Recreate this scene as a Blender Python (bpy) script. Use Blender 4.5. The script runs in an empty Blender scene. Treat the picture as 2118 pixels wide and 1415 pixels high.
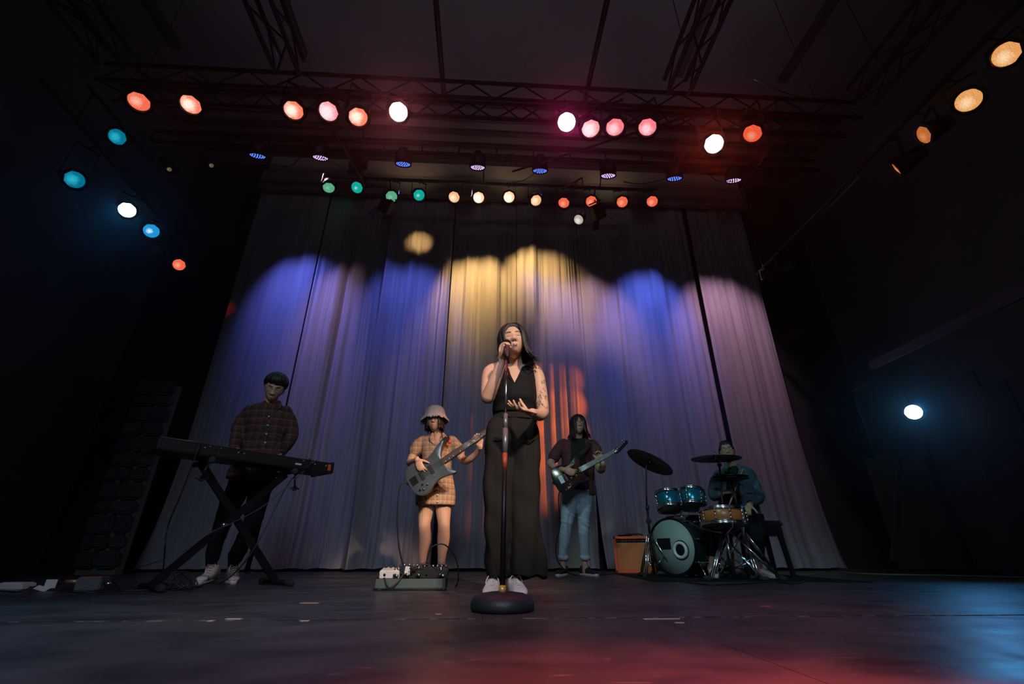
import bpy, bmesh, math, random
from math import sin, cos, tan, pi, radians as rad, sqrt, atan2
from mathutils import Vector, Matrix, noise
V = Vector
random.seed(7)
SC = bpy.context.scene
COL = SC.collection
# ---------------------------------------------------------------- camera
FPX = 941.3; TILT = rad(25.1); YAW = rad(3.2); CZ = 0.205
cam_d = bpy.data.cameras.new('camera'); cam = bpy.data.objects.new('camera', cam_d); COL.objects.link(cam)
cam_d.sensor_width = 36; cam_d.lens = 36 * FPX / 2118; cam_d.clip_start = 0.02; cam_d.clip_end = 100
cam.location = (0, 0, CZ); cam.rotation_euler = (pi/2 + TILT, 0, -YAW)
SC.camera = cam
SC.view_settings.view_transform = 'Standard'; SC.view_settings.look = 'None'
SC.view_settings.exposure = 0.0; SC.view_settings.gamma = 1.0; SC.view_settings.use_curve_mapping = False
try:
    SC.cycles.use_denoising = True; SC.cycles.use_adaptive_sampling = True; SC.cycles.adaptive_threshold = 0.03; SC.cycles.max_bounces = 5; SC.cycles.sample_clamp_indirect = 3
    SC.cycles.caustics_reflective = False; SC.cycles.caustics_refractive = False
except Exception: pass
w = bpy.data.worlds.new('world'); SC.world = w; w.use_nodes = True
w.node_tree.nodes['Background'].inputs[0].default_value = (0.75, 0.9, 1.0, 1); w.node_tree.nodes['Background'].inputs[1].default_value = 0.045

# photograph pixel -> ray, used only to read real positions off the photograph
_R = V((cos(YAW), -sin(YAW), 0)); _F = V((sin(YAW)*cos(TILT), cos(YAW)*cos(TILT), sin(TILT))); _U = _R.cross(_F)
_C = V((0, 0, CZ))
def ray(x, y): return _R*((x-1059)/FPX) + _U*((707.5-y)/FPX) + _F
def at(x, y, Y): d = ray(x, y); return _C + d*(Y/d.y)
def at_x(x, y, X): d = ray(x, y); return _C + d*(X/d.x)
def ground(x, y, z=0.0): d = ray(x, y); return _C + d*((z-CZ)/d.z)
def pix(p):
    q = p - _C; z = q.dot(_F); return 1059 + FPX*q.dot(_R)/z, 707.5 - FPX*q.dot(_U)/z
def mpp(p): return (p-_C).dot(_F)/FPX

# ---------------------------------------------------------------- lights
def spot(name, p, t, watts, color, angle, blend=0.6, radius=0.05):
    l = bpy.data.lights.new(name, 'SPOT'); l.energy = watts; l.color = color; l.spot_size = rad(angle); l.spot_blend = blend
    l.shadow_soft_size = radius
    o = bpy.data.objects.new(name, l); COL.objects.link(o); o.location = p
    o.rotation_euler = (V(t)-V(p)).to_track_quat('-Z', 'Y').to_euler(); return o
def area(name, p, t, watts, color, size):
    l = bpy.data.lights.new(name, 'AREA'); l.energy = watts; l.color = color; l.size = size
    o = bpy.data.objects.new(name, l); COL.objects.link(o); o.location = p
    o.rotation_euler = (V(t)-V(p)).to_track_quat('-Z', 'Y').to_euler(); return o
spot('house_wash', (0, -3.0, 3.6), (0, 6.5, -.4), 560, (.60, .74, 1.0), 66, 1.0, .8)
spot('lavender_wash', (.3, 3.95, 4.75), (.4, 7.2, 2.6), 18, (.8, .66, 1), 80, 1.0, .3)
for x_ in (-2.6, .2, 3.0): spot('ceiling_fill', (x_, 3.45, 5.42), (x_, 4.6, 8.1), 16, (.95, .86, 1.0), 150, 1.0, .1)  # unseen upward spots, added to brighten the ceiling
for x_ in (-1.6, .4, 2.3): spot('header_spill', (x_, 6.35, 6.75), (x_, 7.0, 7.4), 6, (1.0, .72, .48), 118, 1.0, .05)
spot('key_singer', (1.6, -2.2, 4.0), (.15, 2.72, 1.1), 1300, (1.0, .74, .54), 17, .5, .12)
spot('key_bass', (2.2, -1.5, 4.2), (-.45, 4.75, .9), 1150, (1.0, .66, .46), 10, .6, .12)
spot('key_guitar', (-2.5, -1.5, 5.0), (1.05, 5.35, .9), 420, (.75, 1.0, .88), 10, .6, .12)
spot('key_keys', (-1.0, -2.0, 4.6), (-2.0, 4.1, .9), 90, (1.0, .62, .48), 16, .6, .12)
spot('key_drums', (-1.5, 0.5, 5.0), (2.5, 5.0, .6), 260, (.40, 1.0, .88), 24, .7, .12)
spot('side_amber', (4.5, 2.6, 4.3), (-.35, 4.6, 1.0), 520, (1.0, .36, .12), 14, .7, .1)
for px_, py_, col, wt, tx, tz in ((533, 329, (.15, .18, 1.0), 700, -3.25, 4.05), (663, 333, (.90, .50, .66), 380, -2.35, 3.85), (834, 346, (.13, .17, 1.0), 480, -1.45, 4.05), (988, 353, (.82, .48, .72), 480, -.3, 3.85), (1117, 360, (.14, .16, 1.0), 480, .75, 4.05), (1258, 370, (.88, .50, .72), 430, 1.85, 3.85), (1395, 376, (.12, .18, 1.0), 740, 2.95, 4.1), (1517, 380, (.90, .48, .74), 520, 4.3, 3.85)):
    p = at(px_, py_-8, 5.6) + V((0, .12, -.18)); spot('led_beam', p, (tx, 7.2, tz), wt*.62, col, 58, 1.0, .05)
for px_, tx, tz, ang, wt in ((870, 868, 500, 30, 110), (990, 985, 590, 62, 400), (1053, 1108, 570, 60, 330)):
    p = at(px_, 408, 6.0) + V((0, .12, -.02)); spot('amber_pool', p, at(tx, tz, 7.2), wt, (1.0, .60, .20), ang, 1.0, .03)
for zz, tt in ((1.25, .75), (1.8, 1.0), (2.35, 1.0), (2.85, .5)): spot('orange_streak', (4.5, 5.55, 3.1), (1.0, 7.2, zz), 1300*tt, (1.0, .17, .03), 12.5, 1.0, .03)
spot('red_edge', (-4.6, 4.2, 4.4), at(467, 640, 7.2), 60, (1.0, .03, .05), 7, .8, .03)
spot('red_apron', (.9, -1.6, 4.4), (.40, .60, 0), 3400, (1.0, .08, .07), 18, 1.0, .06)
spot('red_apron_side', (2.2, -1.6, 4.4), (1.5, 1.1, 0), 35, (1.0, .12, .06), 30, .9, .06)
spot('blue_right', (5.4, 5.2, 1.9), (3.0, 2.7, 0), 20, (.0, .32, 1.0), 50, .9, .06)
spot('blue_left', (-4.9, 5.0, 4.4), (-1.9, 1.35, 0), 55, (.0, .32, .9), 32, .9, .06)
spot('teal_left', (-2.3, 5.8, 5.6), (-1.3, 2.3, 0), 70, (.0, .9, .7), 22, .9, .06)
spot('floor_warm', (-.5, -2.0, 4.2), (-.7, 3.0, 0), 300, (1.0, .66, .60), 28, 1.0, .1)
spot('floor_blue', (-4.2, -1.6, 4.0), (-1.9, 1.1, 0), 480, (.0, .42, .62), 34, 1.0, .1)


# ---------------------------------------------------------------- materials
_mats = {}
def nodes_of(m): return m.node_tree.nodes, m.node_tree.links
def mat(name, col, rough=0.6, metal=0.0, var=0.15, scale=25, bump=0.0, bscale=60, spec=0.5, stretch=None, trans=0):
    if name in _mats: return _mats[name]
    m = bpy.data.materials.new(name); m.use_nodes = True; N, L = nodes_of(m); b = N['Principled BSDF']
    b.inputs['Roughness'].default_value = rough; b.inputs['Metallic'].default_value = metal
    b.inputs['Specular IOR Level'].default_value = spec
    tc = N.new('ShaderNodeTexCoord'); src = tc.outputs['Object']
    if stretch:
        mp = N.new('ShaderNodeMapping'); mp.inputs['Scale'].default_value = stretch; L.new(src, mp.inputs[0]); src = mp.outputs[0]
    n = N.new('ShaderNodeTexNoise'); n.inputs['Scale'].default_value = scale; n.inputs['Detail'].default_value = 3; L.new(src, n.inputs['Vector'])
    r = N.new('ShaderNodeMix'); r.data_type = 'RGBA'
    r.inputs[6].default_value = (*[c*(1-var) for c in col], 1); r.inputs[7].default_value = (*[min(1, c*(1+var)) for c in col], 1)
    L.new(n.outputs[0], r.inputs[0]); L.new(r.outputs[2], b.inputs['Base Color'])
    if bump:
        n2 = N.new('ShaderNodeTexNoise'); n2.inputs['Scale'].default_value = bscale; L.new(src, n2.inputs['Vector'])
        bp = N.new('ShaderNodeBump'); bp.inputs['Strength'].default_value = bump; bp.inputs['Distance'].default_value = 0.01
        L.new(n2.outputs[0], bp.inputs['Height']); L.new(bp.outputs[0], b.inputs['Normal'])
    _mats[name] = m; return m
def plaid(name, base, lines, per=0.06):
    """woven check: lines = [(colour, offset, width)] as fractions of the period, across x and z"""
    m = bpy.data.materials.new(name); m.use_nodes = True; N, L = nodes_of(m); b = N['Principled BSDF']; b.inputs['Roughness'].default_value = 0.85
    tc = N.new('ShaderNodeTexCoord'); sp = N.new('ShaderNodeSeparateXYZ'); L.new(tc.outputs['Object'], sp.inputs[0])
    nz = N.new('ShaderNodeTexNoise'); nz.inputs['Scale'].default_value = 9; L.new(tc.outputs['Object'], nz.inputs['Vector'])
    def math_(op, a, bb):
        n = N.new('ShaderNodeMath'); n.operation = op
        for k, v in enumerate((a, bb)):
            if isinstance(v, (int, float)): n.inputs[k].default_value = v
            else: L.new(v, n.inputs[k])
        return n.outputs[0]
    cur = None
    rgb = N.new('ShaderNodeRGB'); rgb.outputs[0].default_value = (*base, 1); cur = rgb.outputs[0]
    wob = math_('MULTIPLY', nz.outputs[0], 0.02)
    for ax in ('X', 'Z'):
        c = math_('ADD', sp.outputs[ax], wob)
        if ax == 'X': c = math_('ADD', c, math_('MULTIPLY', sp.outputs['Y'], 0.6))
        f = math_('FRACT', math_('ADD', math_('DIVIDE', c, per), 50), 0)
        for col, off, wd in lines:
            d = math_('ABSOLUTE', math_('SUBTRACT', f, off), 0)
            k = math_('LESS_THAN', d, wd)
            k = math_('MULTIPLY', k, 0.55)
            mx = N.new('ShaderNodeMix'); mx.data_type = 'RGBA'; L.new(k, mx.inputs[0]); L.new(cur, mx.inputs[6]); mx.inputs[7].default_value = (*col, 1)
            cur = mx.outputs[2]
    L.new(cur, b.inputs['Base Color']); return m

# ---------------------------------------------------------------- geometry
def new_obj(name, me, mt, parent=None, loc=None):
    if isinstance(me, bmesh.types.BMesh):
        bm = me; me = bpy.data.meshes.new(name); bm.to_mesh(me); bm.free()
    if mt is not None and not me.materials: me.materials.append(mt)
    o = bpy.data.objects.new(name, me); COL.objects.link(o)
    if parent: o.parent = parent
    if loc is not None: o.location = loc
    return o
def smooth(me_or_bm, ang=None):
    for f in me_or_bm.faces: f.smooth = True
def root_matrix(p):
    M = Matrix.Identity(4); o = p; chain = []
    while o: chain.append(o); o = o.parent
    for o in reversed(chain): M = M @ Matrix.LocRotScale(o.location, o.rotation_euler, o.scale)
    return M
def part(name, bm, mt, parent, world=True, sm=True, label=None):
    """bm built in world space goes under parent in the parent's own space"""
    if sm:
        for f in bm.faces: f.smooth = True
        for e in bm.edges:
            if len(e.link_faces) == 2 and e.calc_face_angle(0) > 0.7: e.smooth = False
    if world and parent: bm.transform(root_matrix(parent).inverted())
    o = new_obj(name, bm, mt, parent)
    if label: o['label'] = label
    return o
def thing(name, label, cat, loc=(0, 0, 0), rz=0.0, group=None):
    o = bpy.data.objects.new(name, None); COL.objects.link(o); o.location = loc; o.rotation_euler = (0, 0, rz)
    o.empty_display_size = 0.1
    o['label'] = label; o['category'] = cat
    if group: o['group'] = group
    return o
def tag(o, label, cat, group=None, kind=None):
    o['label'] = label; o['category'] = cat
    if group: o['group'] = group
    if kind: o['kind'] = kind
    return o
def struct(name, bm, mt, label=None):
    o = new_obj(name, bm, mt); o['kind'] = 'structure'
    if label: o['label'] = label
    return o
def single(name, bm, mt, label, cat, loc, group=None, sm=True, kind=None):
    """a thing that is one mesh, built in world space, origin moved to loc"""
    if sm:
        for f in bm.faces: f.smooth = True
        for e in bm.edges:
            if len(e.link_faces) == 2 and e.calc_face_angle(0) > 0.7: e.smooth = False
    bm.transform(Matrix.Translation(-V(loc))); o = new_obj(name, bm, mt, None, loc)
    return tag(o, label, cat, group, kind)
def BM(): return bmesh.new()
def frame(z, up=V((0, 0, 1))):
    z = z.normalized()
    if abs(z.dot(up)) > 0.98: up = V((0, 1, 0))
    x = up.cross(z).normalized(); y = z.cross(x); return x, y, z
def box(bm, c, s, M=None, bev=0.0):
    r = bmesh.ops.create_cube(bm, size=1.0); vs = r['verts']
    for v in vs: v.co = V((v.co.x*s[0], v.co.y*s[1], v.co.z*s[2]))
    if bev:
        es = list({e for v in vs for e in v.link_edges})
        rr = bmesh.ops.bevel(bm, geom=es, offset=bev, segments=2, affect='EDGES', clamp_overlap=True); vs = list({v for f in rr['faces'] for v in f.verts} | {v for v in vs if v.is_valid})
    T = Matrix.Translation(V(c)) @ (M.to_4x4() if M else Matrix.Identity(4))
    for v in vs: v.co = T @ v.co
def rings_to_faces(bm, rings, closed=True, cap=True):
    vr = [[bm.verts.new(p) for p in r] for r in rings]; n = len(vr[0])
    for a, b in zip(vr, vr[1:]):
        for i in range(n if closed else n-1):
            j = (i+1) % n; bm.faces.new((a[i], a[j], b[j], b[i]))
    if cap and closed:
        for r, fl in ((vr[0], True), (vr[-1], False)):
            c = bm.verts.new(sum((v.co for v in r), V())/n)
            for i in range(n):
                j = (i+1) % n; bm.faces.new((c, r[j], r[i]) if fl else (c, r[i], r[j]))
    return vr
def circ(c, x, y, rx, ry, n, p=2.0):
    out = []
    for i in range(n):
        a = 2*pi*i/n; ca, sa = cos(a), sin(a)
        if p != 2.0: ca = math.copysign(abs(ca)**(2/p), ca); sa = math.copysign(abs(sa)**(2/p), sa)
        out.append(c + x*rx*ca + y*ry*sa)
    return out
def cyl(bm, p0, p1, r0, r1=None, n=12):
    p0, p1 = V(p0), V(p1); r1 = r0 if r1 is None else r1; x, y, z = frame(p1-p0)
    rings_to_faces(bm, [circ(p0, x, y, r0, r0, n), circ(p1, x, y, r1, r1, n)])
def cr(pts, k=4):
    """Catmull-Rom through tuples of Vectors or floats packed as lists"""
    out = []; n = len(pts)
    for i in range(n-1):
        p0, p1, p2, p3 = pts[max(i-1, 0)], pts[i], pts[i+1], pts[min(i+2, n-1)]
        for j in range(k):
            t = j/k; out.append(0.5*((2*p1)+(p2-p0)*t+(2*p0-5*p1+4*p2-p3)*t*t+(3*p1-p0-3*p2+p3)*t**3))
    out.append(pts[-1]); return out
def sweep(bm, pts, rad_, n=10, k=4, flat=1.0, fdir=None, ends=True, smooth_path=True):
    """tube along pts with radius list, flattened by flat along fdir"""
    pts = [V(p) for p in pts]
    if not isinstance(rad_, (list, tuple)): rad_ = [rad_]*len(pts)
    if smooth_path and len(pts) > 1: P = cr(pts, k); Rr = cr(list(map(float, rad_)), k)
    else: P, Rr = pts, list(rad_)
    rings = []; x = None
    for i, p in enumerate(P):
        t = (P[min(i+1, len(P)-1)]-P[max(i-1, 0)])
        if t.length < 1e-9: t = V((0, 0, 1))
        t.normalize()
        if fdir is not None: y = (V(fdir) - t*V(fdir).dot(t)); y.normalize(); x = y.cross(t)
        else:
            if x is None: x, y, _ = frame(t)
            else: x = (x - t*x.dot(t)).normalized(); y = t.cross(x)
        rings.append((p, x, y, max(1e-4, Rr[i]), t))
    R = []
    if ends: p, x, y, r, t = rings[0]; R += [circ(p-t*r*.85, x, y, r*.45, r*flat*.45, n), circ(p-t*r*.5, x, y, r*.82, r*flat*.82, n)]
    for p, x, y, r, t in rings: R.append(circ(p, x, y, r, r*flat, n))
    if ends: p, x, y, r, t = rings[-1]; R += [circ(p+t*r*.5, x, y, r*.82, r*flat*.82, n), circ(p+t*r*.85, x, y, r*.45, r*flat*.45, n)]
    rings_to_faces(bm, R)
def wire(bm, pts, r, n=6, k=5): sweep(bm, pts, r, n=n, k=k, ends=False)
def lathe(bm, prof, n=24, M=None, cap=True):
    rings = [circ(V((0, 0, z)), V((1, 0, 0)), V((0, 1, 0)), max(r, 1e-4), max(r, 1e-4), n) for r, z in prof]
    if M: rings = [[M @ p for p in r] for r in rings]
    rings_to_faces(bm, rings, cap=cap)
def ellipsoid(bm, c, r, M=None, u=16, v=10):
    T = Matrix.Translation(V(c)) @ (M.to_4x4() if M else Matrix.Identity(4)) @ Matrix.Diagonal((*r, 1))
    bmesh.ops.create_uvsphere(bm, u_segments=u, v_segments=v, radius=1, matrix=T)
def torus(bm, c, axis, R, r, n=28, m=8):
    x, y, z = frame(V(axis)); c = V(c); vs = []
    for i in range(n):
        a = 2*pi*i/n; d = x*cos(a)+y*sin(a)
        vs.append([bm.verts.new(c+d*(R+r*cos(2*pi*j/m))+z*r*sin(2*pi*j/m)) for j in range(m)])
    for i in range(n):
        for j in range(m):
            bm.faces.new((vs[i][j], vs[(i+1) % n][j], vs[(i+1) % n][(j+1) % m], vs[i][(j+1) % m]))
def basis(x, y, z, o=V((0, 0, 0))):
    return Matrix(((x[0], y[0], z[0], o[0]), (x[1], y[1], z[1], o[1]), (x[2], y[2], z[2], o[2]), (0, 0, 0, 1)))
def prism(bm, outline, M, th, bev=0.0):
    """closed 2-D outline extruded th along local z, optionally with a rounded edge"""
    n = len(outline)
    def ring(inset, z):
        out = []
        for i in range(n):
            a, b, c = V(outline[i-1]), V(outline[i]), V(outline[(i+1) % n]); t = (c-a); t = V((t.x, t.y)).normalized()
            nn = V((t.y, -t.x)); q = b - nn*inset*sgn; out.append(M @ V((q.x, q.y, z)))
        return out
    ar = sum(outline[i-1][0]*outline[i][1]-outline[i][0]*outline[i-1][1] for i in range(n)); sgn = 1 if ar > 0 else -1
    rs = [ring(0, 0), ring(0, th-bev), ring(bev*.3, th-bev*.3), ring(bev, th)] if bev else [ring(0, 0), ring(0, th)]
    vr = [[bm.verts.new(p) for p in r] for r in rs]
    for a, b in zip(vr, vr[1:]):
        for i in range(n): bm.faces.new((a[i], a[(i+1) % n], b[(i+1) % n], b[i]))
    bm.faces.new(list(reversed(vr[0]))); bm.faces.new(vr[-1])
def closed_cr(pts, k=4):
    n = len(pts); out = []
    for i in range(n):
        p0, p1, p2, p3 = [V(pts[(i+d) % n]) for d in (-1, 0, 1, 2)]
        for j in range(k):
            t = j/k; out.append(tuple(0.5*((2*p1)+(p2-p0)*t+(2*p0-5*p1+4*p2-p3)*t*t+(3*p1-p0-3*p2+p3)*t**3)))
    return out
def remesh(bm, voxel, it=4, fac=0.5):
    me = bpy.data.meshes.new('tmp'); bm.to_mesh(me); bm.free(); o = bpy.data.objects.new('tmp', me); COL.objects.link(o)
    md = o.modifiers.new('r', 'REMESH'); md.mode = 'VOXEL'; md.voxel_size = voxel; md.use_smooth_shade = True
    if it: s = o.modifiers.new('s', 'SMOOTH'); s.factor = fac; s.iterations = it
    dg = bpy.context.evaluated_depsgraph_get(); res = bpy.data.meshes.new_from_object(o.evaluated_get(dg))
    bpy.data.objects.remove(o); bpy.data.meshes.remove(me)
    b = bmesh.new(); b.from_mesh(res); bpy.data.meshes.remove(res)
    for f in b.faces: f.smooth = True
    return b
def wrinkle(bm, fn):
    bm.normal_update()
    mv = [(v, v.normal*fn(v.co)) for v in bm.verts]
    for v, d in mv: v.co += d
def cut(bm, pred):
    bmesh.ops.delete(bm, geom=[v for v in bm.verts if pred(v.co)], context='VERTS')
def inpoly(x, y, P):
    c = False; n = len(P)
    for i in range(n):
        (x1, y1), (x2, y2) = P[i-1], P[i]
        if (y1 > y) != (y2 > y) and x < (x2-x1)*(y-y1)/(y2-y1)+x1: c = not c
    return c
def rows(bm, rs, n=30, p=2.3, k=4, shrink=0.0, yaw=0.0):
    """loft through silhouette rows (left px, right px, row px, Y, half depth)"""
    L = []
    for a, b, py, Y, ry in rs:
        pa, pb = at(a, py, Y), at(b, py, Y); c = (pa+pb)/2; L.append(V((c.x, c.y, c.z, )).to_4d() if False else (c, (pb-pa).length/2-shrink, ry-shrink))
    C = cr([l[0] for l in L], k); A = cr([l[1] for l in L], k); B = cr([l[2] for l in L], k)
    x, y = V((cos(yaw), sin(yaw), 0)), V((-sin(yaw), cos(yaw), 0))
    rings_to_faces(bm, [circ(c, x, y, max(a, .004), max(b, .004), n, p) for c, a, b in zip(C, A, B)])
def limb_px(bm, js, shrink=0.0, n=16, k=4, flat=1.0, fdir=None):
    """joints (px, py, Y, radius m)"""
    sweep(bm, [at(x, y, Y) for x, y, Y, r in js], [r-shrink for *_, r in js], n=n, k=k, flat=flat, fdir=fdir)
# ---------------------------------------------------------------- people
HW, HD, HH = 0.077, 0.090, 0.113
def g2(x, z, cx, cz, sx, sz): return math.exp(-((x-cx)/sx)**2/2-((z-cz)/sz)**2/2)
def hwid(z): return HW*(1-0.40*max(0, (-z-.005)/.11)**1.7) if z < -.005 else HW
def bumps(x, z):
    ax = abs(x); d = 0
    t = min(1, max(0, (.026-z)/.048))
    if z > -.04: d += .027*t*math.exp(-(x/(.0075+.006*t))**2/1.4)*(1 if z > -.024 else max(0, 1-((-.024-z)/.013)**2) if z > -.037 else 0)
    d += .010*g2(ax, z, .0135, -.026, .0055, .006)
    d -= .010*g2(ax, z, .031, .014, .014, .010); d += .0055*g2(ax, z, .031, .013, .010, .006)
    d += .005*g2(ax, z, .028, .034, .016, .007)
    d += .005*g2(ax, z, .042, -.016, .016, .016)
    d += .014*g2(x, z, 0, -.066, .028, .020); d += .005*g2(x, z, 0, -.0575, .019, .0042); d += .0055*g2(x, z, 0, -.0705, .017, .0045)
    d -= .004*g2(x, z, 0, -.064, .02, .0025)
    d += .020*g2(x, z, 0, -.098, .026, .016)
    return d
def face_y(x, z):
    sx, sz = x/hwid(z), z/HH; q = max(0, 1-sx*sx-sz*sz)
    return -HD*(q**.5)**.82 - bumps(x, z)
def head(bm, M, nose=1.0):
    nu, nv = 56, 44; rings = []
    for j in range(1, nv):
        ph = pi*j/nv; z0 = HH*cos(ph); r = []
        for i in range(nu):
            a = 2*pi*i/nu; x = hwid(z0)*sin(ph)*cos(a); s = sin(ph)*sin(a)
            if s < 0: y = face_y(x, z0)
            else:
                y = (HD+.012)*s
                if z0 < 0: y *= 1-.45*(-z0/HH)
            r.append(M @ V((x, y, z0)))
        rings.append(r)
    rings_to_faces(bm, rings)
    for s in (-1, 1):
        E = M @ Matrix.Translation((s*(HW+.002), .008, -.004)) @ Matrix.Rotation(s*rad(-18), 4, 'Z') @ Matrix.Rotation(rad(-8), 4, 'X')
        ellipsoid(bm, (0, 0, 0), (.008, .017, .031), E, 12, 8)
def face_patch(M, zc, x0, x1, f0, f1, off, nx=10, nz=3):
    """thin shell following the face between heights f0(t) and f1(t), t 0..1 from x0 to x1"""
    bm = BM(); g = []
    for i in range(nx+1):
        t = i/nx; x = x0+(x1-x0)*t; col = []
        for j in range(nz+1):
            z = zc+f0(t)+(f1(t)-f0(t))*j/nz; e = off*(1 - .6*(abs(2*j/nz-1)**2))*(1-.5*abs(2*t-1)**4)
            col.append((bm.verts.new(M @ V((x, face_y(x, z)-e, z))), bm.verts.new(M @ V((x, face_y(x, z)+.004, z)))))
        g.append(col)
    for i in range(nx):
        for j in range(nz):
            for k in (0, 1):
                q = (g[i][j][k], g[i+1][j][k], g[i+1][j+1][k], g[i][j+1][k]); bm.faces.new(q if k == 0 else q[::-1])
    return bm
def face_parts(P, M, eyes='open', mouth='closed', brow_h=.032, eye_mats=None, lip=None, lash=None, browm=None, teeth=None, dark=None):
    arch = lambda a, b: (lambda t: a+b*(1-(2*t-1)**2))
    for s in (-1, 1):
        inn, out = s*.013, s*.050
        x0, x1 = (inn, out) if s > 0 else (out, inn)
        slope = (lambda t: .004*(t if s > 0 else 1-t))
        part('eyebrow', face_patch(M, brow_h, x0, x1, lambda t: slope(t)-.0022+.002*(1-(2*t-1)**2), lambda t: slope(t)+.0016+.004*(1-(2*t-1)**2), .0025), browm, P)
        x0, x1 = (.018, .046) if s > 0 else (-.046, -.018)
        if eyes == 'open':
            e = part('eye', face_patch(M, .013, x0, x1, arch(0, -.0035), arch(0, .005), .0026), eye_mats[0], P)
            bm = face_patch(M, .0135, s*.032-.0048, s*.032+.0048, arch(0, -.0042), arch(0, .0042), .0036, 6); part('iris', bm, eye_mats[1], e)
            part('upper_eyelid', face_patch(M, .0135, x0, x1, arch(0, .0042), arch(.0012, .0058), .0036), lash, P)
        else:
            part('closed_eyelid', face_patch(M, .0095, x0, x1, arch(0.001, -.0035), arch(.0022, -.0012), .0034), lash, P)
    bm = BM()
    for s in (-1, 1): ellipsoid(bm, M @ V((s*.0075, face_y(s*.0075, -.0335)+.0030, -.0352)), (.0036, .0030, .0020), M.to_3x3().normalized(), 8, 6)
    part('nostrils', bm, dark, P)
    if mouth == 'closed':
        part('lips', face_patch(M, -.064, -.0205, .0205, arch(0, -.0080), arch(0, .0065), .0024, 12, 4), lip, P)
        part('mouth_line', face_patch(M, -.0642, -.019, .019, arch(0, -.0009), arch(0, .0009), .0034, 10), dark, P)
    else:
        o = .012 if mouth == 'open' else .006
        part('lips', face_patch(M, -.064, -.0185, .0185, arch(0, -o-.003), arch(0, o*.5+.0036), .0024, 12, 4), lip, P)
        part('open_mouth', face_patch(M, -.064, -.0155, .0155, arch(0, -o), arch(0, o*.5), .0036, 10), dark, P)
        part('teeth', face_patch(M, -.064, -.011, .011, arch(-.0005, .0005), arch(0, o*.42), .0042, 8), teeth, P)
def hair_cap(bm, M, phimax, off=.012, nu=40, nv=16, low=0.5):
    rings = []
    for j in range(nv+1):
        r = []
        for i in range(nu):
            a = 2*pi*i/nu; pm = phimax(a); ph = max(.02, pm*j/nv); o = off*(1 if j < nv-1 else (.55 if j == nv-1 else -.3))
            wv = 1+.025*sin(5*a+3*ph)+.02*sin(11*a)
            x = (HW+o)*sin(ph)*cos(a)*wv; s = sin(ph)*sin(a)
            y = -(HD+o)*abs(s)**.9 if s < 0 else (HD+.012+o)*s*wv
            r.append(M @ V((x, y, (HH+o*1.1)*cos(ph))))
        rings.append(r)
    rings_to_faces(bm, rings)
def locks(bm, M, specs, w=.016, flat=.45, n=6, lift=.014):
    """specs: (azimuth, polar end, hang length, flare, start polar)"""
    for a, pe, hang, fl, ps in specs:
        pts = []; rr = []
        o0 = lift+random.uniform(-.003, .004)
        for t in (0, .25, .5, .75, 1):
            ph = ps+(pe-ps)*t; aa = a + .05*sin(3*t+a); o = o0*(1-.75*t**3) if hang == 0 else o0
            x = (HW+o)*sin(ph)*cos(aa); s = sin(ph)*sin(aa); y = (-(HD+o)*abs(s)**.9) if s < 0 else (HD+.012+o)*s
            pts.append(V((x, y, (HH+o)*cos(ph)))); rr.append(w*(.5+.6*min(1, t*2)))
        if hang > 0:
            b = pts[-1]; od = V((cos(a), sin(a), 0))
            for t in (.35, .7, .9, 1.0):
                pts.append(V((b.x, b.y, b.z))+od*(fl*t**3+random.uniform(-.004, .004))-V((0, 0, hang*t))); rr.append(w*(1.05-.75*t*t))
        else: rr[-1] = w*.25
        sweep(bm, [M @ p for p in pts], rr, n=n, k=3, flat=flat, fdir=(M.to_3x3() @ V((cos(a), sin(a), .3))), ends=True)
def hand(bm, W, D, N, S, curls=(30, 35, 40, 45), spread=(8, 2, -3, -9), s=1.0, thumb=(.55, .75, .35), tcurl=25, fr=.0088):
    W, D = V(W), V(D).normalized(); N = V(N); N = (N-D*N.dot(D)).normalized(); S = V(S); S = S-D*S.dot(D)-N*S.dot(N); S.normalize()
    sweep(bm, [W-D*.012, W+D*.02*s, W+D*.055*s, W+D*.082*s], [.026*s, .031*s, .040*s, .038*s], n=14, k=3, flat=.40, fdir=N)
    ends = []
    for i, (L, off) in enumerate(zip((.072, .081, .075, .058), (.029, .0100, -.0095, -.028))):
        b = W + D*(.082-.006*abs(i-1))*s + S*off*s; a = rad(curls[i]); sp = rad(spread[i]); d0 = (D*cos(sp)+S*sin(sp)).normalized()
        ax = lambda q: d0*cos(q)+N*sin(q)
        p1 = b + ax(a*.55)*L*.46*s; p2 = p1 + ax(a*1.5)*L*.31*s; p3 = p2 + ax(a*2.1)*L*.25*s; r = fr*s*(1 if i < 3 else .88)
        sweep(bm, [b-d0*.02*s, b, p1, p2, p3], [r*1.05, r*1.08, r, r*.92, r*.72], n=10, k=2, smooth_path=True); ends.append(p3)
    td = (D*thumb[0]+S*thumb[1]+N*thumb[2]).normalized(); tb = W+D*.018*s+S*.024*s; t1 = tb+td*.038*s
    td2 = (td+D*tan(rad(tcurl))*.9).normalized(); t2 = t1+td2*.030*s; t3 = t2+(td2+N*.35).normalized()*.022*s
    sweep(bm, [tb-td*.01, tb, t1, t2, t3], [.014*s, .0145*s, .0112*s, .0100*s, .0078*s], n=10, k=2)
    return ends
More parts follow.
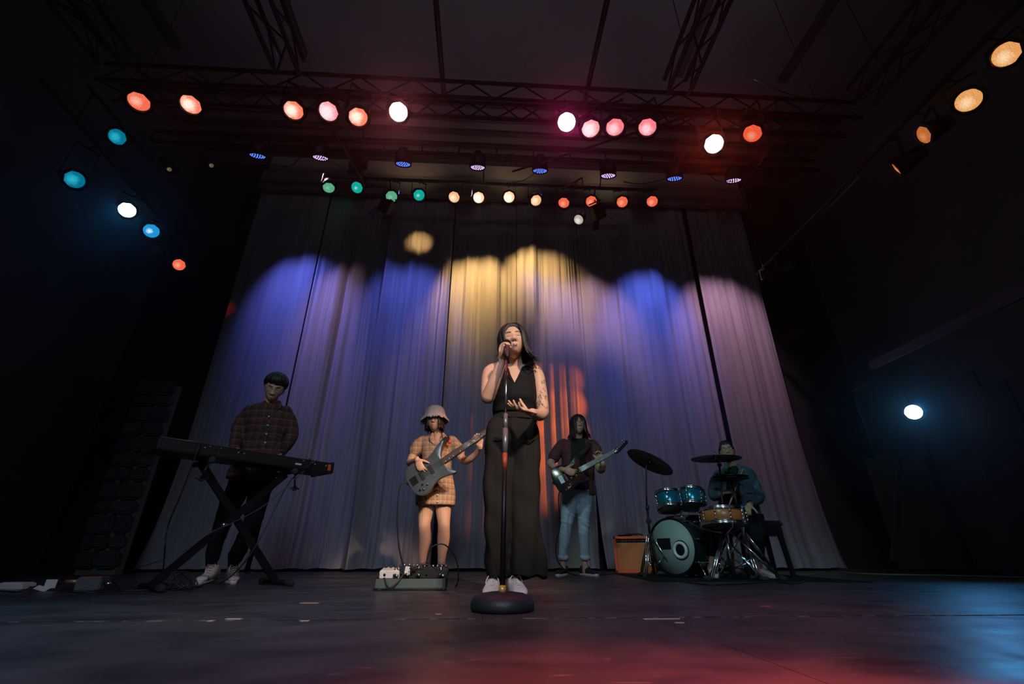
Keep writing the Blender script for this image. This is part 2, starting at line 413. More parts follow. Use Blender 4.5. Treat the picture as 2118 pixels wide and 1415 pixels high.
def shoe(P, toe_dir, ankle, mats, L=.27, high=False, pitch=0.0, W=.047, label=None):
    """ankle: point on the ground under the ankle; toe_dir: heading; mats: upper, sole, lace, accent"""
    d = V((toe_dir[0], toe_dir[1], 0)).normalized(); x = V((d.y, -d.x, 0)); z = V((0, 0, 1))
    M = basis(x, d, z, V(ankle)) @ Matrix.Rotation(pitch, 4, 'X')
    def R(y, hw, z0, z1, p=2.6): return [M @ q for q in circ(V((0, y, (z0+z1)/2)), V((1, 0, 0)), V((0, 0, 1)), hw, (z1-z0)/2, 18, p)]
    bm = BM(); h = .105 if not high else .15; b = -.26*L; k = L/.27
    secs = [(b-.004, .016, .030, .070), (b+.006, .030, .020, h*.8), (b+.03*k, .036, .018, h), (b+.075*k, .037, .018, h*1.0), (b+.10*k, .038, .018, h*.86), (b+.135*k, .041, .018, .080), (b+.17*k, .044, .018, .068), (b+.21*k, .044, .018, .058), (b+.24*k, .038, .018, .050), (b+.262*k, .024, .019, .040), (b+.270*k, .010, .021, .032)]
    kk = 1.18 if high else 1.0
    rings_to_faces(bm, [R(y*(1.0 if y > b+.1*k else 1.12 if high else 1.0), hw*W/.047*(kk if y < b+.12*k else 1.0), z0, z1) for y, hw, z0, z1 in secs]); up = part('shoe', bm, mats[0], P, label=label)
    bm = BM(); out = []
    for t in [i/15 for i in range(16)]:
        yy = b-.008+(L+.016)*t; ww = W*(sin(pi*min(.97, max(.045, t)))**.35)*(.86+.16*sin(pi*t*.9)**2); out.append((ww, yy))
    ol = [(a_, y_) for a_, y_ in out]+[(-a_, y_) for a_, y_ in reversed(out)]
    prism(bm, ol, M, .026, .004); part('sole', bm, mats[1], up)
    bm = BM()
    for i in range(5):
        t = i/4; y = b+(.105+.075*t)*k; zt = (h*.86)*(1-t)+.066*t+.006; wv = .018
        wire(bm, [M @ V((-wv, y, zt-.009)), M @ V((0, y+.004, zt+.001)), M @ V((wv, y+.008, zt-.009))], .0026, 5, 2)
    wire(bm, [M @ V(q) for q in ((0, b+.10*k, h*.9), (.02, b+.11*k, h*.9+.012), (.035, b+.12*k, h*.75), (.028, b+.13*k, .06))], .0026, 5, 3)
    wire(bm, [M @ V(q) for q in ((0, b+.10*k, h*.9), (-.02, b+.11*k, h*.9+.012), (-.033, b+.12*k, h*.75))], .0026, 5, 3)
    part('laces', bm, mats[2], up)
    if len(mats) > 3:
        bm = BM(); rings_to_faces(bm, [R(y, hw*1.04*W/.047, z0, z1+.003) for y, hw, z0, z1 in secs[-4:]]); part('toe_cap', bm, mats[3], up)
    return up
def glasses(P, M, m, glass, z=.012):
    bm = BM()
    for s in (-1, 1):
        c = V((s*.034, face_y(.034, z)-.016, z)); pts = [M @ (c+V((.024*cos(a), .004*abs(cos(a))*(1), .019*sin(a)))) for a in [2*pi*i/20 for i in range(21)]]
        wire(bm, pts, .0014, 5, 1)
        wire(bm, [M @ (c+V((s*.024, .002, .004))), M @ V((s*.078, -.03, z+.004)), M @ V((s*.080, .01, z))], .0013, 5, 3)
    wire(bm, [M @ V((-.010, face_y(0, z)-.012, z+.003)), M @ V((0, face_y(0, z)-.015, z+.006)), M @ V((.010, face_y(0, z)-.012, z+.003))], .0014, 5, 3)
    g = part('glasses', bm, m, P)
    bm = BM()
    for s in (-1, 1):
        c = V((s*.034, face_y(.034, z)-.015, z)); rings_to_faces(bm, [[M @ (c+V((.0235*cos(2*pi*i/20), dy, .0185*sin(2*pi*i/20)))) for i in range(20)] for dy in (0, .0012)])
    part('lenses', bm, glass, g)
def head_matrix(px, py, Y, yaw=0, pitch=0, roll=0, s=1.0):
    """yaw>0 turns the face to picture right, pitch>0 lifts the chin, roll>0 tips the head to picture left"""
    return Matrix.Translation(at(px, py, Y)) @ Matrix.Rotation(rad(yaw), 4, 'Z') @ Matrix.Rotation(rad(-pitch), 4, 'X') @ Matrix.Rotation(rad(-roll), 4, 'Y') @ Matrix.Scale(s, 4)
def person(bm, skin, voxel, label, origin, it=3):
    b = remesh(bm, voxel, it)
    b.transform(Matrix.Translation(-V(origin))); o = new_obj('person', b, skin, None, origin); return tag(o, label, 'person')
def garment(bm, voxel, mt, P, name, fold=None, it=3, cuts=None, label=None, thick=0.0):
    b = remesh(bm, voxel, it)
    if fold: wrinkle(b, fold)
    if cuts: cut(b, cuts)
    return part(name, b, mt, P, sm=False, label=label)
def folds(amp, sx=9, sz=9, amp2=0.0, s2=30, seed=0.0):
    def f(c): return amp*noise.noise(V((c.x*sx+seed, c.y*sx, c.z*sz)))+amp2*noise.noise(V((c.x*s2, c.y*s2, c.z*s2+seed)))
    return f
# ---------------------------------------------------------------- palette
skin = mat('skin', (.62, .37, .25), .55, var=.06, scale=14, bump=.05)
skin_m = mat('skin_tan', (.50, .30, .20), .55, var=.06, scale=14)
hair_m = mat('black_hair', (.012, .010, .010), .50, var=.5, scale=60, stretch=(6, 6, 1), bump=.25, bscale=90)
lip_m = mat('lips', (.42, .20, .15), .5); dark_m = mat('mouth_dark', (.03, .008, .008), .95, spec=.05); teeth_m = mat('teeth', (.8, .76, .68), .3)
eye_w = mat('eye_white', (.75, .73, .7), .3); iris_m = mat('iris', (.02, .012, .01), .2); lash_m = mat('lashes', (.015, .01, .01), .7)
chrome = mat('chrome', (.75, .76, .78), .16, 1.0, var=.04); black_metal = mat('black_metal', (.012, .012, .013), .42, .4, var=.2)
black_plastic = mat('black_plastic', (.018, .018, .019), .45, var=.2); rubber = mat('rubber', (.02, .02, .02), .85)
white_rubber = mat('white_rubber', (.72, .70, .66), .7, var=.1); lace_m = mat('white_lace', (.78, .75, .70), .8)
matte_black = mat('matte_black', (.012, .012, .012), .9, spec=.1); cable_m = mat('black_cable', (.012, .012, .013), .5)
gold = mat('gold_sleeve', (.75, .45, .12), .35, .3)
glass_m = mat('spectacle_glass', (.5, .55, .55), .05)
glass_m.node_tree.nodes['Principled BSDF'].inputs['Alpha'].default_value = .10
FP = dict(eye_mats=(eye_w, iris_m), lip=lip_m, lash=lash_m, browm=lash_m, teeth=teeth_m, dark=dark_m)
AZ = lambda d: rad(d)

# ================================================================ the room
def floor_mat():
    m = bpy.data.materials.new('stage_floor'); m.use_nodes = True; N, L = nodes_of(m); b = N['Principled BSDF']
    tc = N.new('ShaderNodeTexCoord'); geo = N.new('ShaderNodeNewGeometry'); P = geo.outputs['Position']
    def noise_(scale, det, st=None, dist=0):
        n = N.new('ShaderNodeTexNoise'); n.inputs['Scale'].default_value = scale; n.inputs['Detail'].default_value = det; n.inputs['Distortion'].default_value = dist
        mp = N.new('ShaderNodeMapping'); L.new(P, mp.inputs[0]); mp.inputs['Scale'].default_value = st or (1, 1, 1); L.new(mp.outputs[0], n.inputs['Vector']); return n.outputs[0]
    def ramp(s, a, c, lo=0, hi=1):
        r = N.new('ShaderNodeMapRange'); L.new(s, r.inputs[0]); r.inputs[1].default_value = a; r.inputs[2].default_value = c; r.inputs[3].default_value = lo; r.inputs[4].default_value = hi; r.clamp = True; return r.outputs[0]
    mx = N.new('ShaderNodeMix'); mx.data_type = 'RGBA'; mx.inputs[6].default_value = (.030, .030, .031, 1); mx.inputs[7].default_value = (.082, .079, .076, 1); L.new(ramp(noise_(2.2, 8, (1, 1.6, 1), 1.0), .35, .7), mx.inputs[0])
    m2 = N.new('ShaderNodeMix'); m2.data_type = 'RGBA'; m2.inputs[7].default_value = (.20, .18, .165, 1); L.new(mx.outputs[2], m2.inputs[6]); L.new(ramp(noise_(9, 9, (1, 3.0, 1), .6), .66, .72, 0, .5), m2.inputs[0])
    # paint chipped along the joint
    sp = N.new('ShaderNodeSeparateXYZ'); L.new(P, sp.inputs[0])
    def M_(op, a, c=0.0):
        n = N.new('ShaderNodeMath'); n.operation = op
        for k, v in enumerate((a, c)):
            if isinstance(v, (int, float)): n.inputs[k].default_value = v
            else: L.new(v, n.inputs[k])
        return n.outputs[0]
    near = ramp(M_('ABSOLUTE', M_('SUBTRACT', sp.outputs['Y'], 1.895)), .0, .028, 1, 0)
    chips = M_('MULTIPLY', near, ramp(noise_(26, 6, (.6, 2, 1)), .52, .60))
    m3 = N.new('ShaderNodeMix'); m3.data_type = 'RGBA'; m3.inputs[7].default_value = (.26, .22, .19, 1); L.new(m2.outputs[2], m3.inputs[6]); L.new(chips, m3.inputs[0])
    L.new(m3.outputs[2], b.inputs['Base Color'])
    L.new(ramp(noise_(3, 6, (1, 1, 1), 1.5), .3, .7, .30, .50), b.inputs['Roughness']); b.inputs['Specular IOR Level'].default_value = .35
    bp = N.new('ShaderNodeBump'); bp.inputs['Strength'].default_value = .25; bp.inputs['Distance'].default_value = .004; L.new(noise_(14, 6), bp.inputs['Height']); L.new(bp.outputs[0], b.inputs['Normal'])
    return m
fm = floor_mat(); wall_m = mat('black_paint', (.13, .14, .12), .95, var=.3, scale=1.2, spec=.1); ceil_m = mat('ceiling_sheet', (.16, .15, .17), .95, var=.25, scale=.8, spec=.1)
bm = BM(); box(bm, (0, 3.2, -.06), (15, 9.6, .10)); struct('floor', bm, matte_black, 'black painted stage floor')
fl = [o for o in COL.objects if o.name == 'floor'][0]
xs = [-7.32+1.22*i for i in range(12)]; ys = [(-1.5, -.55), (-.55, 1.875), (1.90, 3.12), (3.12, 4.34), (4.34, 5.56), (5.56, 6.78), (6.78, 8.0)]
for j, (y0, y1) in enumerate(ys):
    for i, x0 in enumerate(xs):
        x0 += .61*(j % 2); bm = BM(); bw = 1.22 if j > 1 else 1.22
        if j <= 1 and i % 2: bm.free(); continue
        wd = 2.44 if j <= 1 else 1.22
        box(bm, (0, 0, 0), (wd-.002, y1-y0-.002, .012), None, .0); o = new_obj('floor_panel', bm, fm, fl, (x0+wd/2, (y0+y1)/2, -.006))
bm = BM(); box(bm, (0, 7.9, 4), (15, .2, 8.4)); struct('wall_back', bm, mat('black_backing', (.035, .037, .034), .95, var=.3, scale=1.2, spec=.1), 'black wall behind the curtain')
bm = BM(); box(bm, (-6.6, 3.2, 4), (.2, 9.6, 8.4)); struct('wall_left', bm, wall_m, 'black side wall')
bm = BM(); box(bm, (7.0, 3.2, 4), (.2, 9.6, 8.4)); struct('wall_right', bm, wall_m, 'black side wall')
bm = BM(); box(bm, (0, 3.2, 8.15), (15, 9.6, .1)); struct('ceiling', bm, ceil_m, 'dark ceiling sheeting')
cl = [o for o in COL.objects if o.name == 'ceiling'][0]; dark_beam = mat('dark_beam', (.045, .042, .046), .9, var=.2)
for k in range(5): bm = BM(); box(bm, (0, 6.0+.33*k, 8.06), (14, .09, .09)); part('rib', bm, dark_beam, cl, sm=False)
for x in (-5.4, -3.3, 3.3, 5.2): bm = BM(); box(bm, (x, 2.9, 8.02), (.10, 4.6, .12)); part('joist', bm, dark_beam, cl, sm=False)
hd = at(1059, 345, 7.0).z; h2 = at(1059, 372, 7.0).z
bm = BM(); box(bm, (.35, 7.05, (hd+h2)/2), (9.6, .12, hd-h2), None, .01); struct('trim_1', bm, mat('header_board', (.30, .26, .22), .85, var=.2, scale=3), 'pale header board over the curtain')
bm = BM(); box(bm, (.35, 7.05, h2-.25), (9.8, .10, .5), None, .01); struct('trim_2', bm, wall_m, 'black pelmet below the header board')

bm = BM(); box(bm, (0, 3.2, 4.0), (13, 9.3, 7.9)); hz = new_obj('stage_haze', bm, None); hz['kind'] = 'stuff'; hz['label'] = 'thin stage haze'; hz['category'] = 'haze'
m = bpy.data.materials.new('haze'); m.use_nodes = True; N, L = nodes_of(m); N.remove(N['Principled BSDF']); vs = N.new('ShaderNodeVolumeScatter'); vs.inputs['Density'].default_value = .0028; vs.inputs['Anisotropy'].default_value = .90
L.new(vs.outputs[0], N['Material Output'].inputs['Volume']); hz.data.materials.append(m)

# ---------------------------------------------------------------- curtain
def curtain_mat():
    m = bpy.data.materials.new('sheer_curtain'); m.use_nodes = True; N, L = nodes_of(m); b = N['Principled BSDF']
    tc = N.new('ShaderNodeTexCoord'); mp = N.new('ShaderNodeMapping'); mp.inputs['Scale'].default_value = (1, 1, .015); L.new(tc.outputs['Object'], mp.inputs[0])
    n = N.new('ShaderNodeTexNoise'); n.inputs['Scale'].default_value = 14; n.inputs['Detail'].default_value = 6; L.new(mp.outputs[0], n.inputs['Vector'])
    mx = N.new('ShaderNodeMix'); mx.data_type = 'RGBA'; mx.inputs[6].default_value = (.40, .39, .42, 1); mx.inputs[7].default_value = (.66, .64, .66, 1); L.new(n.outputs[0], mx.inputs[0]); L.new(mx.outputs[2], b.inputs['Base Color'])
    b.inputs['Roughness'].default_value = .62; b.inputs['Specular IOR Level'].default_value = .2
    return m
cm = curtain_mat(); CY = 7.2; ZT = at(1059, 385, CY).z
edges = [at(x, 1168, CY).x for x in (310, 520, 716, 893, 1072, 1246, 1566, 1722)]
labs = ['pale sheer curtain panel at the far left, behind the keyboard player, hanging nearly flat', 'sheer curtain panel between the keyboard and bass players, finely gathered', 'sheer curtain panel directly behind the bass player with one bright wide fold', 'sheer curtain panel behind the left side of the singer, lit gold near its top', 'sheer curtain panel between the singer and the guitar player with vertical orange streaks', 'wide sheer curtain panel behind the tilted crash cymbal and drum kit', 'pale sheer curtain panel at the far right, beyond the drummer']
amps = [.45, 1.5, 1.7, 1.3, 1.4, 1.15, .95]
for i in range(7):
    x0, x1 = edges[i], edges[i+1]; gap_l = .055 if i in (5,) else .012; gap_r = .055 if i in (4,) else .012; sl = .014 if i in (1,) else .004; sr = .016 if i in (0, 5) else .004
    if i == 3: gap_l = .11
    if i == 0: gap_l = -.25
    if i == 6: gap_r = -.30
    nx = int((x1-x0)/.016); nz = 34; bm = BM(); g = []; am = amps[i]; sd = 13.7*i
    for k in range(nz+1):
        t = k/nz; z = ZT*t**1.35+.035*(1-t); low = max(0, 1-z/1.3); r = []
        for j in range(nx+1):
            s = j/nx; e0 = (gap_l*low**1.4)+sl if gap_l > 0 else gap_l*(max(0, 1-z/2.2)**2)*.5; e1 = (gap_r*low**1.4)+sr if gap_r > 0 else gap_r*(max(0, 1-z/2.2)**2)*.5
            x = x0+e0+(x1-x0-e0-e1)*s; q = x+.05*noise.noise(V((x*1.1, z*.22, sd)))
            f = .085*noise.noise(V((q*3.2, z*.06, sd)))+.046*noise.noise(V((q*9.0, z*.10, sd+5)))+.019*noise.noise(V((q*26, z*.14, sd+9)))
            f += .02*low*noise.noise(V((q*6+z*1.5, z*1.2, sd)))
            if i == 2: f -= .11*math.exp(-((x-x0-.10+.03*z)/.10)**2)
            y = CY+am*f+(.03 if i % 2 else -.01)-.10*low**3+.02*sin(z*.7+i)
            zz = z+(.02*noise.noise(V((x*5, 0, sd))) if k == 0 else 0)
            r.append(V((x, y, zz)))
        g.append([bm.verts.new(p) for p in r])
    for k in range(nz):
        for j in range(nx): bm.faces.new((g[k][j], g[k][j+1], g[k+1][j+1], g[k+1][j]))
    th = bmesh.ops.solidify(bm, geom=bm.faces[:], thickness=-.003)
    single('stage_curtain', bm, cm, labs[i], 'curtain', ((x0+x1)/2, CY, ZT), group='sheer backdrop curtain panels')
# ---------------------------------------------------------------- trusses and bars
def truss(name, label, p0, p1, sx, sz, bay, r=.025, rb=.011, n4=True, lean=0):
    """box truss from p0 to p1 (centre line); sx half width sideways, sz half height"""
    p0, p1 = V(p0), V(p1); d = (p1-p0); Ln = d.length; d.normalize(); up = V((0, 0, 1)); sd = up.cross(d).normalized(); t = thing(name, label, 'truss', tuple((p0+p1)/2))
    cs = [(-1, -1), (1, -1), (1, 1), (-1, 1)] if n4 else [(0, -1), (0, 1)]
    for a, b in cs: bm = BM(); o = sd*sx*a+up*sz*b; cyl(bm, p0+o, p1+o, r, n=10); part('chord', bm, truss_m, t)
    n = int(Ln/bay)
    for i in range(n):
        c0 = p0+d*(Ln*i/n); c1 = p0+d*(Ln*(i+.5)/n); c2 = p0+d*(Ln*(i+1)/n)
        if n4:
            for f in (-1, 1):
                bm = BM(); cyl(bm, c0+sd*sx*f-up*sz, c1+sd*sx*f+up*sz, rb, n=6); cyl(bm, c1+sd*sx*f+up*sz, c2+sd*sx*f-up*sz, rb, n=6); part('brace', bm, truss_m, t)
            bm = BM(); cyl(bm, c0-sd*sx-up*sz, c1+sd*sx-up*sz, rb, n=6); cyl(bm, c1+sd*sx-up*sz, c2-sd*sx-up*sz, rb, n=6); part('brace', bm, truss_m, t)
        else: bm = BM(); cyl(bm, c0-up*sz, c0+up*sz, rb, n=6); part('rung', bm, truss_m, t)
    for e in (p0+d*.35, p1-d*.35): bm = BM(); cyl(bm, e+up*sz, (e.x, e.y, 8.12), .005, n=5); part('suspension_wire', bm, truss_m, t)
    return t
truss_m = mat('black_truss', (.012, .0115, .0115), .55, .3, var=.2)
T1, T1Z = 3.74, 5.15; xl, xr = at(225, 170, T1).x, at(1760, 250, T1).x
truss('front_truss', 'front black box truss carrying the row of pink and red lamps', (xl, T1, T1Z), (xr, T1, T1Z), .135, .135, .62)
T2 = 5.6; z2a, z2b = at(1040, 304, T2).z, at(1040, 324, T2).z
truss('ladder_truss', 'black ladder truss carrying the row of small LED wash lamps', (at(310, 290, T2).x, T2, (z2a+z2b)/2), (at(1690, 345, T2).x, T2, (z2a+z2b)/2), 0, (z2a-z2b)/2, .62, r=.034, rb=.012, n4=False)
T3 = 5.9; z3 = at(1040, 381, T3).z
t = thing('lighting_bar', 'single black pipe carrying the green, amber and orange lamps over the curtain', 'pipe', (at(1015, 381, T3).x, T3, z3))
bm = BM(); cyl(bm, (at(677, 360, T3).x, T3, z3), (at(1352, 390, T3).x, T3, z3), .030, n=12); part('pipe', bm, truss_m, t)
for x in (740, 1000, 1240): bm = BM(); q = at(x, 380, T3).x; cyl(bm, (q, T3, z3), (q, T2+.05, z2b), .010, n=6); part('hanger', bm, truss_m, t)
def ytruss(px_, lab): x = at(px_, 165, 3.6).x; truss('side_truss', lab, (x, 3.55, T1Z+.16), (x, .6, T1Z+.16), .13, .13, .6)
ytruss(598, 'black truss running towards the viewer from the front truss, over the four pink lamps'); ytruss(1390, 'black truss running towards the viewer above the red lamp next to the guitar side')
ytruss(222, 'black truss running towards the viewer from the far left end of the front truss'); ytruss(1752, 'black truss running towards the viewer from the far right end of the front truss')
for px_, lab in ((914, 'thin black pipe running towards the viewer just left of the centre of the ceiling'), (1216, 'thin black pipe running towards the viewer just right of the centre of the ceiling')):
    bm = BM(); x = at(px_, 175, 3.6).x; cyl(bm, (x, 3.9, T1Z+.17), (x, .6, T1Z+.17), .030, n=10); single('ceiling_pipe', bm, truss_m, lab, 'pipe', (x, 2, T1Z+.17), group='pipes between the side trusses')
SXL, SXR = -5.0, 4.75; sz_l = 5.0
bm = BM(); cyl(bm, (SXL, 3.6, 4.95), (SXL, 6.9, 4.752), .028, n=10); [cyl(bm, (SXL, y_, 4.9), (SXL, y_, 8.12), .005, n=5) for y_ in (3.8, 6.7)]; single('side_pipe', bm, truss_m, 'black pipe along the left wall carrying the blue lamps', 'pipe', (SXL, 5, 4.85))
bm = BM(); q_ = at_x(242, 283, SXL); cyl(bm, (SXL, q_.y-.6, q_.z+.2), (SXL, q_.y+.6, q_.z+.2), .024, n=8); cyl(bm, (SXL, q_.y-.5, q_.z+.2), (SXL, q_.y-.5, 4.93), .016, n=8); single('upper_side_pipe', bm, truss_m, 'short upper pipe above the left wall pipe holding the highest cyan lamp', 'pipe', tuple(q_))
bm = BM(); cyl(bm, (SXR, 1.6, 4.75), (SXR, 6.6, 4.75), .028, n=10); [cyl(bm, (SXR, y_, 4.75), (SXR, y_, 8.12), .005, n=5) for y_ in (1.8, 6.4)]; single('side_pipe', bm, truss_m, 'black pipe along the right wall carrying the amber lamps', 'pipe', (SXR, 4, 4.75))
# diagonal stays
for a, b, lab in (((1440, 235, 3.95), (1060, 355, 5.6), 'diagonal black stay crossing the trusses right of the pink lamps'), ((660, 225, 3.95), (760, 385, 5.85), 'diagonal black stay crossing the trusses above the green lamps')):
    bm = BM(); cyl(bm, at(*a), at(*b), .016, n=8); single('stay_bar', bm, truss_m, lab, 'pipe', tuple(at(*a)))
# ---------------------------------------------------------------- lamps
def lens_mat(name, edge, core, es, csx, cx_=.02, cy_=.01, cr_=.35):
    if name in _mats: return _mats[name]
    m = bpy.data.materials.new(name); m.use_nodes = True; N, L = nodes_of(m); b = N['Principled BSDF']; b.inputs['Base Color'].default_value = (.02, .02, .02, 1); b.inputs['Roughness'].default_value = .3
    tc = N.new('ShaderNodeTexCoord'); mp = N.new('ShaderNodeMapping'); mp.inputs['Location'].default_value = (-cx_, -cy_, 0); L.new(tc.outputs['Object'], mp.inputs[0])
    sc = N.new('ShaderNodeVectorMath'); sc.operation = 'SCALE'; sc.inputs['Scale'].default_value = 10.5; L.new(mp.outputs[0], sc.inputs[0])
    ln = N.new('ShaderNodeVectorMath'); ln.operation = 'LENGTH'; L.new(sc.outputs[0], ln.inputs[0])
    nz = N.new('ShaderNodeTexNoise'); nz.inputs['Scale'].default_value = 14; nz.inputs['Detail'].default_value = 3; nz.inputs['Distortion'].default_value = 1.5; L.new(tc.outputs['Object'], nz.inputs['Vector'])
    a = N.new('ShaderNodeMath'); a.operation = 'MULTIPLY_ADD'; L.new(nz.outputs[0], a.inputs[0]); a.inputs[1].default_value = .9; L.new(ln.outputs['Value'], a.inputs[2])
    mr = N.new('ShaderNodeMapRange'); L.new(a.outputs[0], mr.inputs[0]); mr.inputs[1].default_value = cr_+.25; mr.inputs[2].default_value = cr_+.85; mr.inputs[3].default_value = 1; mr.inputs[4].default_value = 0
    mx = N.new('ShaderNodeMix'); mx.data_type = 'RGBA'; mx.inputs[6].default_value = (*[c*es for c in edge], 1); mx.inputs[7].default_value = (*[c*csx for c in core], 1); L.new(mr.outputs[0], mx.inputs[0])
    wv = N.new('ShaderNodeTexWave'); wv.inputs['Scale'].default_value = 18; wv.inputs['Distortion'].default_value = 14; L.new(tc.outputs['Object'], wv.inputs['Vector'])
    wr = N.new('ShaderNodeMapRange'); L.new(wv.outputs[0], wr.inputs[0]); wr.inputs[3].default_value = .86; wr.inputs[4].default_value = 1.08
    ml = N.new('ShaderNodeVectorMath'); ml.operation = 'SCALE'; L.new(mx.outputs[2], ml.inputs[0]); L.new(wr.outputs[0], ml.inputs['Scale'])
    L.new(ml.outputs[0], b.inputs['Emission Color']); b.inputs['Emission Strength'].default_value = 1.0
    _mats[name] = m; return m
LM = {
 'salmon': lens_mat('lens_salmon', (1, .17, .09), (1, .50, .36), .95, 1.0, cr_=.30), 'salmon_hot': lens_mat('lens_salmon_hot', (1, .24, .14), (1, .72, .6), 1.0, 1.3, cr_=.50),
 'pink_hot': lens_mat('lens_pink_hot', (1, .45, .45), (1, .8, .85), 2, 5, cr_=1.6), 'magenta_hot': lens_mat('lens_magenta_hot', (1, .4, .55), (1, .8, .9), 2, 5, cr_=1.6), 'pink': lens_mat('lens_pink', (1, .22, .26), (1, .55, .6), 1.0, 1.2, cr_=.45), 'pink_pale': lens_mat('lens_pink_pale', (1, .34, .36), (1, .68, .72), 1.0, 1.25, cr_=.65),
 'red_hot': lens_mat('lens_red_hot', (1, .35, .22), (1, .8, .7), 2, 5, cr_=1.5), 'red': lens_mat('lens_red', (1, .12, .045), (1, .36, .2), .85, .9, cr_=.22),
 'cyan': lens_mat('lens_cyan', (.0, .16, .27), (.02, .42, .55), 1, 1, cr_=.4), 'blue_hot': lens_mat('lens_blue_hot', (.1, .6, 1), (.8, .9, 1), 1.5, 4, cr_=1.3), 'blue_mid': lens_mat('lens_blue_mid', (.01, .30, .68), (.75, .92, 1), 1, 1.5, cr_=.05), 'white_hot': lens_mat('lens_white_hot', (.35, .75, 1), (.9, .97, 1), 2.5, 5, cr_=1.6),
 'green': lens_mat('lens_green', (.11, .47, .27), (.45, .68, .58), .85, .9, cr_=.0), 'teal': lens_mat('lens_teal', (.0, .42, .33), (.7, .95, 1), .9, 1.1, cr_=-.05),
 'amber': lens_mat('lens_amber', (1, .50, .25), (1, .78, .55), .95, 1.1, cr_=.45), 'amber_hot': lens_mat('lens_amber_hot', (1, .58, .34), (1, .82, .66), 1.1, 1.4, cr_=.65), 'coral': lens_mat('lens_coral', (1, .16, .07), (1, .40, .26), .9, 1, cr_=.2),
 'gold': lens_mat('lens_gold', (.95, .42, .13), (1, .68, .38), .85, 1.0, cr_=.35), 'gold_dim': lens_mat('lens_gold_dim', (.62, .17, .035), (.85, .34, .12), .8, .8, cr_=.2), 'white_dim': lens_mat('lens_white_dim', (.5, .46, .42), (.8, .76, .7), .9, 1, cr_=.4),
 'warm_dim': lens_mat('lens_warm_dim', (.10, .07, .045), (.5, .4, .28), 1, 1, cr_=-.15), 'off': mat('unlit_lens', (.02, .022, .025), .2)}
can_m = mat('black_can', (.013, .013, .014), .5, .3, var=.2); frame_m = mat('gel_frame', (.018, .019, .024), .45, .4)
def me_of(fn, mt, name, sm=True):
    bm = BM(); fn(bm)
    if sm:
        for f in bm.faces: f.smooth = True
        for e in bm.edges:
            if len(e.link_faces) == 2 and e.calc_face_angle(0) > .6: e.smooth = False
    me = bpy.data.meshes.new(name); bm.to_mesh(me); bm.free(); me.materials.append(mt); return me
def ring_profile(bm, prof, n=24): lathe(bm, prof, n, cap=False)
can_me = me_of(lambda b: lathe(b, [(.0, -.30), (.05, -.30), (.075, -.27), (.085, -.20), (.108, -.10), (.112, .0), (.104, .0), (.100, -.08), (.0, -.09)], 28, cap=False), can_m, 'can')
frame_me = me_of(lambda b: lathe(b, [(.104, .0), (.138, .0), (.138, .008), (.104, .008), (.104, .0)], 8, cap=False), frame_m, 'gel_frame', False)
def _yoke(b):
    for s in (-1, 1): box(b, (s*.128, 0, .105), (.006, .03, .25))
    box(b, (0, 0, .23), (.262, .03, .006))
    for s in (-1, 1): cyl(b, (s*.112, 0, 0), (s*.140, 0, 0), .016, n=10)
yoke_me = me_of(_yoke, can_m, 'yoke', False)
clamp_me = me_of(lambda b: (box(b, (0, 0, -.03), (.03, .035, .06), None, .006), torus(b, (0, 0, .0), (1, 0, 0), .036, .008, 16, 6)), can_m, 'clamp')
_lens_me = {}
def lens_mesh(k, r=.097):
    if (k, r) not in _lens_me: _lens_me[(k, r)] = me_of(lambda b: lathe(b, [(.0, .006), (r*.5, .003), (r*.85, -.006), (r, -.014), (r, -.03), (0, -.03)], 28, cap=False), LM[k], 'lens')
    return _lens_me[(k, r)]
def par(p, target, kind, label, pipe_z=None, s=1.0, group=None, frame_=True, beam=None, name='stage_lamp', rdoor=0, can_mesh=None, pxy=(None, None)):
    p, tg = V(p), V(target); d = (tg-p).normalized(); root = thing(name, label, 'lamp', tuple(p), atan2(-d.x, d.y), group); pit = -(pi/2-math.asin(d.z))
    def ch(nm, me, par_=None, rot=None, loc=(0, 0, 0), sc=1.0):
        o = bpy.data.objects.new(nm, me); COL.objects.link(o); o.parent = par_ or root; o.location = loc
        if rot is not None: o.rotation_euler = (rot, 0, 0)
        o.scale = (sc, sc, sc) if isinstance(sc, (int, float)) else sc; return o
    c = ch('can', can_mesh or can_me, rot=pit, loc=tuple(V((0, d.xy.length, d.z))*.12*s), sc=s)
    ch('lens', lens_mesh(kind), c, loc=(0, 0, -.006))
    if frame_: ch('gel_frame', frame_me, c)
    if pipe_z is not None:
        h = max(.10, (pipe_z-p.z-.06)); ch('yoke', yoke_me, sc=(s, s, h/.23)); off = Matrix.Rotation(-root.rotation_euler.z, 3, 'Z') @ V(((pxy[0]-p.x) if pxy[0] is not None else 0, (pxy[1]-p.y) if pxy[1] is not None else 0, 0)); ck = ch('clamp', clamp_me, loc=(off.x, off.y, pipe_z-p.z), rot=None); ck.rotation_euler.z = -root.rotation_euler.z+(pi/2 if pxy[0] is not None else 0)
        if off.length > .02: bb = BM(); cyl(bb, (0, 0, h), (off.x, off.y, pipe_z-p.z-.03), .012, n=6); new_obj('clamp_arm', bb, can_m, root)
    if beam: spot('beam', p+d*.16*s, p+d, beam[0], beam[1], beam[2], beam[3] if len(beam) > 3 else .7, .04)
    return root
def lamp_px(px_, py_, Y, kind, label, tgt=None, pz=None, s=1.0, X=None, **k):
    p = at_x(px_, py_, X) if X is not None else at(px_, py_, Y)
    if tgt is None: tgt = (p.x*.25, 1.2, .8)
    d = (V(tgt)-p).normalized()
    if kind in HALO: k['beam'] = (HALO[kind][1], HALO[kind][0], 75, 1.0)
    return par(p-d*.12*s, tgt, kind, label, pz, s, **k)
PZ1 = T1Z-.135
